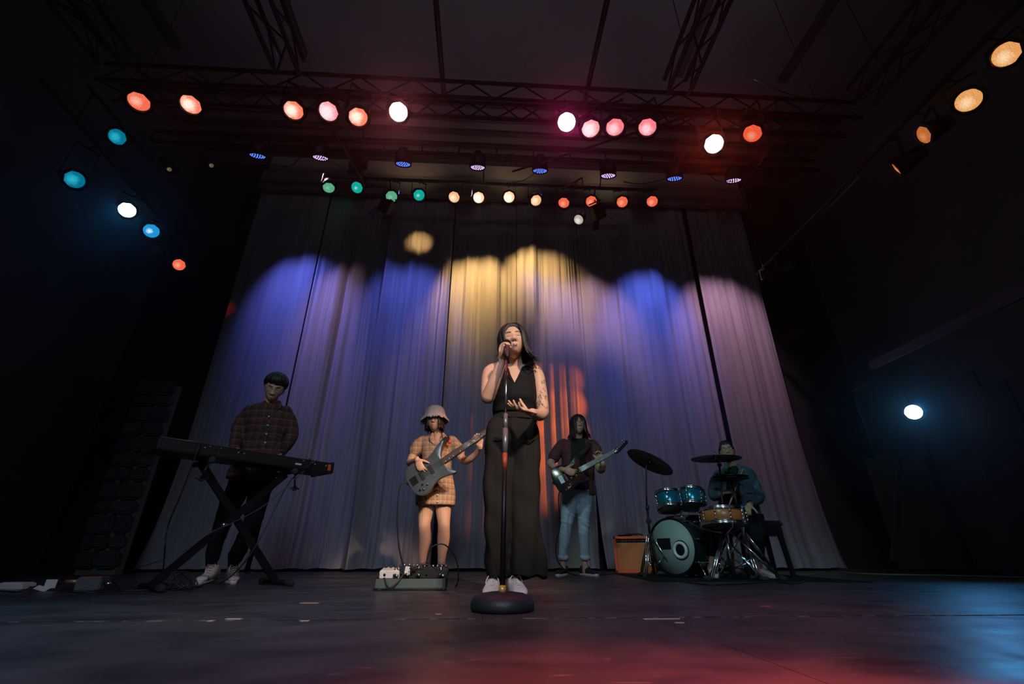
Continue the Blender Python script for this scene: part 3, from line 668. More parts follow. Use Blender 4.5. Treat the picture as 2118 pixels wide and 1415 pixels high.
HALO = {'pink_hot': ((1, .16, .20), 60), 'magenta_hot': ((1, .02, .22), 60), 'red_hot': ((1, .05, .015), 65), 'blue_hot': ((.02, .28, 1), 12), 'salmon_hot': ((1, .07, .03), 7), 'amber_hot': ((1, .45, .2), 3)}
G1 = 'lamps under the front truss'
for x, y, k, tg, lab in (
 (287, 211, 'salmon', (-2.2, 2.2, .3), 'salmon-orange lamp at the far left end of the front truss row'),
 (394, 217, 'salmon_hot', (-2.3, 2.0, .3), 'orange lamp with white glare, second from the left on the front truss'),
 (607, 229, 'salmon_hot', (-1.4, 2.2, .8), 'pale salmon lamp directly below the junction with the left side truss'),
 (679, 231, 'pink_pale', (-1.4, 1.6, .8), 'pale pinkish lamp between two salmon lamps, middle of the left trio'),
 (741, 243, 'salmon_hot', (-.3, 2.2, .8), 'salmon lamp hanging lowest in the left trio on the front truss'),
 (824, 232, 'pink_hot', (-.2, .8, .2), 'brilliant white-pink lamp with red halo left of the centre of the front truss'),
 (1172, 253, 'magenta_hot', (.2, .5, .2), 'brilliant white lamp with magenta halo right of the centre of the front truss'),
 (1222, 267, 'pink_pale', (.9, 2.2, .8), 'pale pink lamp beside the magenta-haloed one'),
 (1272, 264, 'pink', (.8, 2.3, .8), 'streaky pink lamp, middle of the right trio on the front truss'),
 (1339, 264, 'pink', (.6, 2.4, .8), 'narrow salmon-pink lamp, last of the right trio on the front truss'),
 (1477, 298, 'red_hot', (1.0, .6, .2), 'brilliant white lamp with red halo near the right of the front truss'),
 (1556, 277, 'red', (.6, 2.5, .8), 'dull orange-red lamp at the far right end of the front truss row')):
    lamp_px(x, y, T1-.24, k, lab, tg, PZ1, group=G1, pxy=(None, T1-.135))
G3 = 'lamps on the bar over the curtain'
for x, y, k, tg, lab in (
 (680, 389, 'green', (-1.2, 4.0, .8), 'pale green lamp at the left end of the bar over the curtain'),
 (738, 388, 'teal', (-2.1, 1.5, .5), 'turquoise lamp with white crescent below the black motor block'),
 (810, 407, 'green', (.0, 2.5, .8), 'pale green lamp above an open black flap, third on the bar'),
 (867, 404, 'teal', (.6, 2.5, .8), 'turquoise lamp with a bright dot, fourth on the bar'),
 (939, 408, 'amber', (-1.2, 2.5, .8), 'pale amber lamp, first of the four amber lamps from the green side'),
 (990, 409, 'amber_hot', (-.3, 2.0, .8), 'bright amber lamp, second of the four amber lamps'),
 (1053, 408, 'amber_hot', (.4, 1.8, .8), 'brightest amber lamp, straight above the singer'),
 (1109, 415, 'amber', (1.6, 2.8, .8), 'amber lamp nearest the orange lamps'),
 (1166, 420, 'coral', (.0, 3.6, .8), 'oval orange-red lamp turned sideways, first of the orange four'),
 (1223, 417, 'coral', (.6, 2.5, .8), 'orange lamp above the white spotlight'),
 (1287, 418, 'coral', (1.0, 2.2, .8), 'orange lamp, third of the orange four on the bar'),
 (1349, 417, 'coral', (1.0, 2.6, .8), 'orange lamp at the right end of the bar')):
    lamp_px(x, y, T3-.10, k, lab, tg, z3, group=G3, s=.92, pxy=(None, T3))
lamp_px(1196, 455, T3-.25, 'white_dim', 'white spotlight hanging below the orange lamps', (-1.5, 3.0, .5), z3, s=.78, frame_=False, pxy=(None, T3))
# profile spots on the left, unlit
prof_me = me_of(lambda b: lathe(b, [(.0, -.48), (.07, -.48), (.085, -.44), (.085, -.22), (.055, -.20), (.055, -.02), (.072, -.01), (.072, .03), (.064, .03), (.06, .0), (0, -.01)], 20, cap=False), can_m, 'profile_body')
for x, y, lab in ((350, 350, 'long black profile spotlight pointing down, nearer the left wall'), (437, 342, 'long black profile spotlight pointing down beside the first LED lamp')):
    p = at(x, y, 5.35); tg = p+V((.62, -.35, -.75)); r = par(p-(tg-p).normalized()*.10, tg, 'warm_dim', lab, z2b, .95, frame_=False, pxy=(None, T2), name='profile_spotlight', group='unlit profile spotlights', can_mesh=prof_me)
    for c in r.children:
        if c.name.startswith('can'):
            for q in c.children: q.scale = (.62, .62, .62)
# LED wash lamps
led_body = me_of(lambda b: lathe(b, [(.0, -.20), (.05, -.20), (.085, -.15), (.105, -.11), (.105, .02), (.098, .02), (.096, -.005), (0, -.006)], 20, cap=False), can_m, 'housing')
def led_mat(name, c):
    m = bpy.data.materials.new(name); m.use_nodes = True; b = m.node_tree.nodes['Principled BSDF']; b.inputs['Emission Color'].default_value = (*c, 1); b.inputs['Emission Strength'].default_value = 1.6; return m
LB, LP_ = led_mat('led_blue', (.10, .22, 1)), led_mat('led_pink', (.75, .5, 1))
def _leds(b):
    for r, n in ((0, 1), (.032, 6), (.062, 12), (.084, 17)):
        for i in range(n): a = 2*pi*i/n; p = V((r*cos(a), r*sin(a), -.004)); cyl(b, p, p+V((0, 0, .006)), .0075, n=6)
led_b, led_p = me_of(_leds, LB, 'led_cluster', False), me_of(_leds, LP_, 'led_cluster', False)
LEDS = []
for i, (x, y, c) in enumerate(((533, 329, 'b'), (663, 333, 'p'), (834, 346, 'b'), (988, 353, 'p'), (1117, 360, 'b'), (1258, 370, 'p'), (1395, 376, 'b'), (1517, 380, 'p'))):
    lab = ['blue LED wash lamp at the left end of the ladder truss', 'pinkish LED wash lamp left of the black motor block', 'blue LED wash lamp above the fourth green lamp', 'white-violet LED wash lamp above the amber lamps', 'blue LED wash lamp above the last amber lamp', 'white-violet LED wash lamp above the orange lamps', 'blue LED wash lamp beyond the end of the orange lamps', 'white-violet LED wash lamp at the right end of the ladder truss'][i]
    p = at(x, y-8, T2); r = thing('led_wash_lamp', lab, 'lamp', tuple(p), 0, 'LED wash lamps on the ladder truss')
    tg = V((p.x, CY, 0)); 
    for nm, me, rot, loc, sc in (('housing', led_body, pi+rad(24), (0, 0, 0), (1.25,)*3), ('led_cluster', led_b if c == 'b' else led_p, pi+rad(24), (0, 0, -.012), (1.22,)*3), ('yoke', yoke_me, None, (0, 0, 0), (1, 1, (z2b-p.z-.07)/.23)), ('clamp', clamp_me, None, (0, 0, z2b-p.z-.0), (1, 1, 1))):
        o = bpy.data.objects.new(nm, me); COL.objects.link(o); o.parent = r; o.location = loc; o.scale = sc
        if rot is not None: o.rotation_euler = (rot, 0, 0)
    LEDS.append((p, c))
# side lamps
GL, GR = 'blue lamps along the left wall', 'amber lamps along the right wall'
for x, y, k, tg, lab in ((155, 372, 'cyan', (1.0, 1.5, .2), 'large dim cyan lamp nearest the viewer on the left wall pipe'), (242, 283, 'cyan', (-2.6, 0.5, 1.2), 'round dim cyan lamp hung highest on the left'), (263, 435, 'blue_hot', (-1.2, 1.6, .2), 'brilliant white-blue lamp with blue halo on the left'), (313, 478, 'blue_mid', (-1.2, 1.4, .2), 'blue lamp with a white filament spot on the left'), (326, 520, 'off', (-1.6, 1.5, .2), 'unlit black lamp between the blue and the orange one on the left'), (370, 548, 'coral', (-2.2, 1.4, .3), 'lone orange lamp at the end of the left wall pipe')):
    q = at_x(x, y, SXL); lamp_px(x, y, 0, k, lab, tg, 4.95-(q.y-3.6)*.06 if q.z < 4.8 else q.z+.2, X=SXL, group=GL, pxy=(SXL, None), s=1.0 if k != 'coral' else .9)
for x, y, k, tg, lab in ((2080, 113, 'gold', (-.5, 1.5, .8), 'large amber lamp nearest the viewer in the upper right corner'), (2003, 208, 'gold', (.8, .8, .8), 'amber lamp in a wide octagonal frame on the right wall pipe'), (1909, 280, 'gold_dim', (0, 5.3, 2.4), 'dull orange lamp, third along the right wall pipe'), (1853, 350, 'gold_dim', (.8, 8.3, 2.6), 'thin sliver of orange lamp turned away on the right wall pipe'), (1633, 560, 'off', (2.5, 1.5, .3), 'unlit lamp with visible rim near the right curtain edge, upper of two'), (1597, 578, 'off', (2.5, 1.5, .3), 'unlit lamp with visible rim near the right curtain edge, lower of two')):
    q = at_x(x, y, SXR); lamp_px(x, y, 0, k, lab, tg, 4.75, X=SXR, group=GR, s=1.05, pxy=(SXR, None))
# black motor block and moving fixtures
bm_t = thing('chain_hoist', 'black motor block hanging on the ladder truss above the turquoise lamp', 'hoist', tuple(at(738, 345, 5.7)))
q = at(738, 345, 5.7); bm = BM(); box(bm, q, (.22, .2, .50), None, .03); part('housing', bm, can_m, bm_t)
bm = BM(); cyl(bm, q+V((0, 0, .25)), q+V((0, 0, 1.4)), .012, n=8); part('chain', bm, truss_m, bm_t); bm = BM(); box(bm, q+V((.13, 0, .1)), (.05, .12, .2), None, .01); part('gear_cover', bm, can_m, bm_t)
def barn(x, y, Y, lab, rotz):
    q = at(x, y, Y); t = thing('flood_light', lab, 'lamp', tuple(q)); R3 = Matrix.Rotation(rad(rotz), 3, 'Y') @ Matrix.Rotation(rad(35), 3, 'X')
    bm = BM(); box(bm, q, (.20, .16, .26), R3, .02); part('housing', bm, can_m, t)
    for s in (-1, 1): bm = BM(); box(bm, q+R3 @ V((s*.13, -.02, -.19)), (.012, .16, .16), R3 @ Matrix.Rotation(rad(-s*28), 3, 'Y')); part('barn_door', bm, can_m, t, sm=False)
    bm = BM(); box(bm, q+R3 @ V((0, 0, .16)), (.24, .02, .02), R3); cyl(bm, q+R3 @ V((0, 0, .16)), V((q.x, T3, z3)), .012, n=6); part('yoke', bm, can_m, t, sm=False)
barn(800, 425, 5.95, 'black flood light with open flaps under the third lamp of the bar', 38); barn(1237, 438, 5.85, 'black flood light with open flaps beside the white spotlight', -30)
# lamp cables drooping along the trusses
cab = [[(500, 318, 5.6), (590, 345, 5.62), (625, 320, 5.6)], [(663, 325, 5.6), (720, 352, 5.7), (760, 368, 5.8)], [(834, 330, 5.6), (790, 318, 5.58), (745, 315, 5.6)], [(1117, 350, 5.6), (1085, 372, 5.75), (1060, 378, 5.9)], [(1258, 350, 5.6), (1200, 328, 5.58), (1150, 330, 5.6)], [(1395, 365, 5.6), (1330, 380, 5.7), (1290, 376, 5.8)], [(1517, 375, 5.6), (1480, 372, 5.6), (1450, 340, 5.6)], [(905, 310, 5.58), (925, 330, 5.55), (950, 312, 5.58)], [(1010, 315, 5.58), (1040, 335, 5.55), (1060, 318, 5.58)], [(620, 185, 3.8), (690, 205, 3.85), (760, 190, 3.8)], [(1230, 235, 3.9), (1290, 225, 3.9), (1340, 240, 3.9)], [(1560, 165, 3.6), (1650, 200, 3.7), (1730, 205, 3.6)]]
CABL = ['right of the first LED lamp', 'between the second LED lamp and the motor block', 'between the motor block and the third LED lamp', 'from the fifth LED lamp down to the amber bar', 'left of the sixth LED lamp', 'from the seventh LED lamp to the orange bar end', 'left of the last LED lamp', 'in a short loop left of the fourth LED lamp', 'in a short loop right of the fourth LED lamp', 'over the pale pink lamps of the front truss', 'over the right trio of the front truss', 'at the far right end of the front truss']
for i, c in enumerate(cab):
    bm = BM(); wire(bm, [at(*p) for p in c], .007, 6, 8); single('power_cable', bm, cable_m, 'black lamp cable drooping ' + CABL[i], 'cable', tuple(at(*c[0])), group='lamp cables along the trusses')
bm = BM(); wire(bm, [at(1640, 240, 3.9), at(1435, 528, 6.6)], .005, 5, 1); single('rigging_line', bm, mat('grey_rope', (.20, .18, .19), .8), 'thin pale rigging line running down to the curtain top on the right', 'rope', tuple(at(1640, 240, 3.9)))
gp = mat('grey_pipe', (.16, .20, .23), .4, .5); bm = BM(); wire(bm, [at(1683, 345, 5.6), at(1702, 442, 5.2), at_x(1775, 368, SXR), V((SXR, at_x(1775, 368, SXR).y, 4.75))], .014, 6, 1); single('bracket_pipe', bm, gp, 'bent grey pipe bracket below the right end of the trusses', 'pipe', tuple(at(1702, 442, 5.2)))
# ---------------------------------------------------------------- right wing
wg = mat('wing_grey', (.030, .030, .034), .8, var=.2)
bm = BM(); a, b = at(1802, 757, 5.3), at(2125, 600, 3.3); d = (b-a); x, y, z = frame(d); box(bm, (0, 0, 0), (.05, .10, d.length)); bm.transform(basis(x, y, z, (a+b)/2)); single('wing_beam', bm, mat('beam_grey', (.075, .075, .085), .7), 'long grey beam sloping up over the right wing', 'beam', tuple((a+b)/2), sm=False)
t = thing('wing_door', 'black wing frame around the blue-white lamp on the right', 'frame', tuple(ground(1850, 1180)))
x0 = at(1760, 1180, 6.6).x
def slab(name, pts, th, mt, par_): 
    bm = BM(); P = [V(p) for p in pts]; n = (P[1]-P[0]).cross(P[2]-P[0]).normalized()*th; rings_to_faces(bm, [P, [p+n for p in P]]); bmesh.ops.recalc_face_normals(bm, faces=bm.faces); return part(name, bm, mt, par_, sm=False)
blue_edge = mat('blue_edge_strip', (.06, .16, .24), .4)
q0, q1, q2, q3 = at(1757, 812, 6.3), at(1855, 770, 6.0), at(1812, 945, 6.3), at(1925, 945, 5.6)
bm = BM(); cyl(bm, q0, q1, .010, n=6); part('top_rail', bm, blue_edge, t); bm = BM(); cyl(bm, at(1768, 822, 6.3), q2, .010, n=6); part('side_rail', bm, blue_edge, t)
bm = BM(); cyl(bm, q2, q3, .02, n=6); part('cross_rail', bm, wg, t)
slab('leg_board', [at(1912, 950, 5.6), at(1925, 948, 5.6), at(2010, 1160, 5.6), at(1990, 1165, 5.6)], .04, wg, t)
slab('leg_board', [at(1858, 948, 5.9), at(1866, 948, 5.9), at(1858, 1160, 5.9), at(1846, 1160, 5.9)], .04, wg, t)
bm = BM(); box(bm, (0, 0, 0), (1.0, .03, 1.55)); 
pl = ground(1890, 1172); bm.transform(Matrix.Translation((at(1905, 1100, 6.9).x, 6.9, .80))); single('amber_wall_patch', bm, mat('amber_lit_olive', (.16, .13, .05), .8, var=.3, scale=4), 'dim olive sheet standing in for an amber-lit wall patch behind the right wing frame', 'board', (at(1905, 1100, 6.9).x, 6.9, .8), sm=False)  # amber light on the wing wall put into the olive of a sheet
q = at(1883, 852, 5.5); par(q-V((-.8, -.5, -.1)).normalized()*.1, q+V((-.75, -.9, -.25)), 'white_hot', 'brilliant blue-white lamp standing low in the right wing', None, .95, beam=(25, (.10, .5, 1), 80, 1.0))
lt = thing('lamp_pole', 'black upright pole holding the low blue-white lamp in the right wing', 'pole', (q.x+.15, q.y+.12, 0)); bm = BM(); cyl(bm, (q.x+.15, q.y+.12, 0), (q.x+.15, q.y+.12, q.z+.4), .022, n=10); part('pole', bm, black_metal, lt); bm = BM(); cyl(bm, (q.x+.15, q.y+.12, 0), (q.x+.15, q.y+.12, .03), .22, n=20); part('base_plate', bm, black_metal, lt)
for i, (xa, ya, xb) in enumerate(((1905, 780, 2075), (1960, 800, 2110))):
    a = at(xa, ya, 5.0-.3*i); bm = BM(); box(bm, (a.x+.4, a.y-.1, a.z/2), (.05, .35, a.z)); single('wing_flat', bm, wg, ['narrow dark masking flat just right of the low blue-white lamp', 'narrow dark masking flat at the outer right edge of the wing'][i], 'panel', (a.x+.4, a.y-.1, 0), sm=False)
# ---------------------------------------------------------------- stone column prop on the left
sc_ = at(205, 1160, 6.1); stone_m = [mat('stone_%s' % n, c, .9, var=.3, scale=12, bump=.5, bscale=25) for n, c in (('brown', (.055, .036, .026)), ('grey', (.042, .043, .047)), ('blue_grey', (.030, .034, .046)))]
t = thing('stone_column', 'dim painted stone column prop in the dark left wing', 'column', (sc_.x, 6.1, 0))
bm = BM(); box(bm, (sc_.x, 6.16, 1.15), (.44, .12, 2.3)); part('core', bm, wall_m, t, sm=False)
z = .06; r_ = 0
while z < 2.25:
    h = [.20, .17, .22, .16, .21, .18, .19][r_ % 7]; sp_ = [(.5, .5), (.30, .34, .36), (.62, .38), (.4, .6)][r_ % 4]; x = sc_.x-.24
    for k, f in enumerate(sp_):
        bm = BM(); box(bm, (x+f*.24, 6.08, z+h/2), (f*.48-.015, .10+.02*((r_+k) % 3), h-.018), None, .025); part('stone', bm, stone_m[(r_*2+k) % 3], t); x += f*.48
    z += h; r_ += 1
# ---------------------------------------------------------------- amplifier
def amp():
    c = at(1318, 1187, 6.0); c.z = 0; c.y = 6.0; t = thing('guitar_amplifier', 'orange combo amplifier with tan grille cloth on the floor beside the drums', 'amplifier', (c.x, c.y, 0), rad(-24))
    org = mat('orange_vinyl', (.80, .11, .025), .6, var=.1, bump=.1, bscale=200); w_, d_, h_ = .46, .24, .40
    def P(n, bm, m, **k):
        bm.transform(Matrix.Translation((0, 0, .012))); return part(n, bm, m, t, world=False, **k)
    bm = BM()
    for s in (-1, 1): box(bm, (s*(w_/2-.014), 0, h_/2), (.028, d_, h_), None, .008)
    box(bm, (0, 0, h_-.014), (w_, d_, .028), None, .008); box(bm, (0, 0, .014), (w_, d_, .028), None, .008); box(bm, (0, .09, h_/2), (w_-.04, .02, h_-.04)); P('cabinet', bm, org)
    bm = BM(); box(bm, (0, -.085, h_/2-.02), (w_-.056, .012, h_-.10)); P('grille_cloth', bm, mat('tan_weave', (.55, .17, .065), .9, var=.15, scale=150, bump=.3, bscale=300))
    bm = BM(); box(bm, (0, -.06, h_-.052), (w_-.056, .05, .035), Matrix.Rotation(rad(-25), 3, 'X')); P('control_panel', bm, black_plastic)
    for i in range(7): bm = BM(); cyl(bm, (-.16+.05*i, -.085, h_-.05), (-.16+.05*i, -.105, h_-.045), .009, n=10); P('knob', bm, black_plastic)
    for a in (-1, 1):
        for b in (-1, 1):
            for cc in (0, 1): bm = BM(); box(bm, (a*(w_/2-.014), b*(d_/2-.014), cc*(h_-.03)+.015), (.036, .036, .038), None, .010); P('corner_cap', bm, rubber)
    bm = BM(); sweep(bm, [(-.11, 0, h_+.0), (-.09, 0, h_+.025), (.09, 0, h_+.025), (.11, 0, h_+.0)], .010, n=8, flat=1.6, fdir=(0, 1, 0)); P('handle', bm, rubber)
    for a in (-1, 1):
        for b in (-1, 1): bm = BM(); cyl(bm, (a*.18, b*.09, -.012), (a*.18, b*.09, .002), .016, n=10); P('foot', bm, rubber)
    bm = BM(); box(bm, (-.10, -.02, h_+.008), (.16, .20, .012), Matrix.Rotation(rad(15), 3, 'Z'), .004); bm.transform(Matrix.Rotation(rad(-24), 4, 'Z')); bm.transform(Matrix.Translation((c.x, c.y, .016))); single('folded_cloth', bm, matte_black, 'black cloth lying on top of the orange amplifier', 'cloth', (c.x, c.y, h_+.02))
amp()
# ---------------------------------------------------------------- pedalboard
def pedals():
    a, b = ground(769, 1224), ground(917, 1221); a.y = b.y = 3.33; cx = (a.x+b.x)/2; w_ = (b.x-a.x); t = thing('pedalboard', 'grey-green metal pedalboard on the floor in front of the bass player', 'pedalboard', (cx, 3.40, 0)); gm = mat('grey_green_metal', (.10, .14, .125), .45, .4, var=.1)
    M0 = Matrix.Translation((cx, 3.40, 0))
    bm = BM(); box(bm, (0, -.075, .040), (w_, .020, .056), None, .004); bm.transform(M0); part('front_rail', bm, gm, t)
    for i in range(3): bm = BM(); box(bm, (0, .0+.075*i, .062+.008*i), (w_-.01, .055, .010), None, .002); bm.transform(M0); part('top_rail', bm, gm, t)
    for s in (-1, 1): bm = BM(); box(bm, (s*(w_/2+.004), .02, .040), (.018, .23, .068), None, .006); bm.transform(M0); part('end_cap', bm, black_plastic, t); 
    for s in (-1, 1):
        for yy in (-.07, .11): bm = BM(); cyl(bm, (s*(w_/2-.03), yy, 0), (s*(w_/2-.03), yy, .014), .014, n=10); bm.transform(M0); part('foot', bm, rubber, t)
    def pedal(xf, w, h, col, lab, knobs, nm='effects_pedal', switch=True, kcol=black_plastic, sockets=0):
        x = cx-w_/2+w_*xf; p = thing(nm, lab, 'pedal', (x, 3.42, .082), group='effects pedals on the pedalboard'); Mq = Matrix.Translation((x, 3.42, .074)) @ Matrix.Rotation(rad(8), 4, 'X')
        bm = BM(); box(bm, (0, 0, h/2), (w, .13, h), None, .005); bm.transform(Mq); part('housing', bm, col, p)
        for i in range(knobs): bm = BM(); xx = (i-(knobs-1)/2)*w/(knobs+.3); cyl(bm, (xx, .035, h), (xx, .035, h+.016), .009, .008, n=12); bm.transform(Mq); part('knob', bm, kcol, p)
        if switch: bm = BM(); cyl(bm, (w*.25, -.04, h), (w*.25, -.04, h+.014), .010, n=12); cyl(bm, (w*.25, -.04, h), (w*.25, -.04, h+.004), .015, n=12); bm.transform(Mq); part('foot_switch', bm, chrome, p)
        bm = BM(); cyl(bm, (w*.24, -.066, h*.5), (w*.24, -.085, h*.5), .009, n=12); cyl(bm, (w*.24, -.078, h*.5), (w*.42, -.09, h*.45), .008, n=10); bm.transform(Mq); part('jack_plug', bm, chrome, p)
        bm = BM(); cyl(bm, (-w*.25, -.066, h*.5), (-w*.25, -.069, h*.5), .008, n=12); bm.transform(Mq); part('socket', bm, black_metal, p)
    pedal(.19, .135, .050, mat('white_enamel', (.72, .70, .66), .4), 'white effects pedal with black knobs at the left of the pedalboard', 4)
    pedal(.40, .075, .060, black_plastic, 'black effects pedal next to the white one', 2, kcol=chrome)
    pedal(.56, .085, .058, black_plastic, 'black effects pedal in the middle of the board with a pale tag', 3, kcol=chrome)
    pedal(.84, .180, .052, black_plastic, 'wide black effects unit with rows of small chrome knobs', 6, kcol=chrome)
    x = cx-w_/2+w_*.455; bm = BM(); box(bm, (x, 3.335, .115), (.036, .004, .045), Matrix.Rotation(rad(8), 3, 'Y')); single('paper_tag', bm, mat('white_enamel', (0, 0, 0)), 'small white and blue paper tag stuck among the pedals', 'tag', (x, 3.335, .115), sm=False)
    for i, pts in enumerate(([(x-.02, 3.33, .10), (x-.05, 3.30, .05), (x-.10, 3.29, .02), (x-.14, 3.31, .075)], [(x+.05, 3.34, .11), (x+.02, 3.30, .13), (x+.12, 3.33, .15), (x+.2, 3.36, .11)], [(x+.10, 3.45, .14), (x+.13, 3.44, .25), (x+.22, 3.45, .27), (x+.30, 3.50, .18), (x+.32, 3.54, .06), (x+.30, 3.60, .006)])):
        bm = BM(); wire(bm, [V(p) for p in pts], .0045, 7, 6); single('patch_cable', bm, cable_m, ['black patch cable drooping over the front rail below the white pedal', 'black patch cable arching low over the middle pedals', 'black patch cable arching high behind the pedals and over the shoes'][i], 'cable', tuple(pts[0]), group='patch cables on the pedalboard')
pedals()
KL, KR = V((-2.145, 3.1, 0)), V((-1.293, 4.04, 0)); KD = (KR-KL).normalized(); KN = V((-KD.y, KD.x, 0)); KZ = .830; KC = (KL+KR)/2
# ---------------------------------------------------------------- cables
def cable(label, pts, r=.0045, m=None, name='cable', group=None):
    bm = BM(); wire(bm, pts, r, 7, 8); single(name, bm, m or cable_m, label, 'cable', tuple(pts[0]), group)
G = lambda x, y, z=.006: ground(x, y, z)
pb_ = V((-.35, 3.42, .12))
cable('black cable hanging from the bass guitar down to the pedalboard', [at(843, 997, 4.44), at(828, 1005, 4.40), at(822, 1060, 4.2), at(824, 1120, 3.9), at(833, 1165, 3.6), at(845, 1186, 3.45)], .006)
cable('black cable hanging from the electric guitar to the shoes of the guitar player', [at(1160, 1012, 4.98), at(1155, 1030, 5.0), at(1158, 1085, 5.1), at(1150, 1130, 5.2), at(1156, 1165, 5.25), G(1190, 1190), G(1260, 1188), G(1300, 1184)], .006)
Mk = basis(KD, KN, V((0, 0, 1)), KC+V((0, 0, KZ)))
cable('black cable hanging from the left end of the stage piano to the floor', [Mk @ V((-.40, -.006, .09)), Mk @ V((-.41, -.03, .0)), at(375, 1020, 3.3), at(347, 1090, 3.4), at(340, 1150, 3.5), G(337, 1195), G(345, 1212)])
cable('black cable running from the right end of the stage piano diagonally down to the floor', [Mk @ V((.40, -.006, .09)), Mk @ V((.40, -.04, .04)), at(597, 1000, 3.85), at(540, 1110, 3.75), at(500, 1170, 3.7), G(455, 1207), G(400, 1215), G(340, 1218)])
cable('thin grey cable looping round the X stand from the stage piano', [Mk @ V((.46, -.006, .085)), at(590, 1010, 3.8), at(540, 1050, 3.75), at(480, 1082, 3.6), at(430, 1105, 3.5), at(380, 1140, 3.45), at(300, 1170, 3.7), G(245, 1189)], .003, mat('grey_cable', (.06, .07, .07), .6))
for i, pts in enumerate(([(385, 1208), (300, 1212), (240, 1214), (190, 1210), (150, 1204)], [(380, 1216), (320, 1220), (260, 1222), (170, 1226), (120, 1222)], [(360, 1212), (335, 1222), (315, 1214), (330, 1206), (352, 1210)], [(180, 1200), (215, 1196), (245, 1212), (215, 1220), (180, 1222)], [(50, 1212), (80, 1216), (110, 1210), (135, 1207)], [(0, 1222), (40, 1224), (70, 1214), (95, 1212)], [(390, 1216), (420, 1210), (450, 1198), (480, 1192)])):
    cable(['black cable running left from the keyboard stand towards the signal box', 'black cable running closest to the viewer at the far left', 'short loop of black cable around the left foot of the keyboard stand', 'loop of black cable beside the signal box', 'short cable between the paper scrap and the black adapter', 'black cable leaving the white power adapter', 'short black cable at the shoes of the keyboard player'][i], [G(x, y, .006+.003*i) for x, y in pts], .0042, group='floor cables left of the keyboard stand')
bm = BM(); c0 = G(370, 1212, .03)
for i in range(5):
    pts = [c0+V((.055*cos(a+i)*(1+.1*i), .03*sin(a)+.01*i, .05*sin(a+i*.4)+.03)) for a in [2*pi*k/12 for k in range(13)]]; wire(bm, pts, .004, 6, 3)
single('coiled_cable', bm, cable_m, 'small tangled coil of black cable at the left foot of the keyboard stand', 'cable', tuple(c0))
cable('thin pale cable running along the floor from the bench into the right wing', [G(1648, 1188), G(1680, 1188), G(1728, 1181), G(1760, 1185), G(1830, 1188), G(1950, 1190), G(2118, 1194)], .0045, mat('pale_cable', (.30, .33, .30), .6))
for i, pts in enumerate(([(1395, 1200), (1440, 1207), (1490, 1209), (1560, 1206)], [(1560, 1206), (1600, 1204), (1640, 1207), (1665, 1203)], [(1545, 1195), (1535, 1175), (1542, 1165), (1550, 1180), (1552, 1200)])):
    cable(['black cable curving in front of the bass drum', 'black cable at the outer feet of the drum stands', 'black cable looping up at the hi-hat pedal'][i], [G(x, y, .008) if i < 2 else at(x, y, 4.45) for x, y in pts], .0055, group='cables round the drum stands')
# ---------------------------------------------------------------- small floor things at the left
q = ground(20, 1222); t = thing('power_supply', 'white power adapter box on the floor at the far left edge', 'adapter', (q.x, q.y+.05, 0)); bm = BM(); box(bm, (q.x-.02, q.y+.06, .022), (.17, .10, .040), Matrix.Rotation(rad(-6), 3, 'Z'), .006); part('housing', bm, mat('white_enamel', (0, 0, 0)), t); bm = BM(); box(bm, (q.x-.02, q.y+.06, .044), (.14, .07, .003), Matrix.Rotation(rad(-6), 3, 'Z')); part('label_plate', bm, white_rubber, t)
q = ground(172, 1223); t = thing('di_box', 'dark metal signal box on the floor left of the keyboard stand', 'box', (q.x, q.y+.05, 0)); bm = BM(); box(bm, (q.x, q.y+.06, .038), (.14, .11, .075), Matrix.Rotation(rad(8), 3, 'Z'), .006); part('housing', bm, mat('grey_box', (.12, .12, .12), .5), t); bm = BM(); box(bm, (q.x, q.y+.06, .078), (.12, .09, .004), Matrix.Rotation(rad(8), 3, 'Z')); part('red_top', bm, mat('dull_red', (.45, .09, .07), .5), t)
bm = BM(); cyl(bm, (q.x+.07, q.y+.05, .04), (q.x+.115, q.y+.05, .04), .008); part('jack_plug', bm, chrome, t)
q = ground(122, 1223); t = thing('power_adapter', 'low black adapter with an orange plug next to the signal box', 'adapter', (q.x, q.y+.05, 0)); bm = BM(); box(bm, (q.x+.03, q.y+.08, .02), (.15, .08, .04), None, .008); part('housing', bm, black_plastic, t); bm = BM(); cyl(bm, (q.x-.04, q.y+.08, .05), (q.x+.03, q.y+.08, .05), .012, n=12); part('plug', bm, mat('copper_plug', (.6, .25, .12), .4, .5), t)
q = ground(75, 1224); bm = BM(); box(bm, (q.x, q.y+.03, .015), (.07, .04, .003), Matrix.Rotation(rad(25), 3, 'X') @ Matrix.Rotation(rad(18), 3, 'Y')); box(bm, (q.x+.02, q.y+.06, .04), (.055, .003, .05), Matrix.Rotation(rad(35), 3, 'Z')); single('crumpled_paper', bm, white_rubber, 'crumpled scrap of white paper tape between the boxes at the far left', 'paper', tuple(q), sm=False)
tape = mat('tan_tape', (.62, .38, .20), .6); tape2 = mat('pale_tape', (.70, .50, .42), .6)
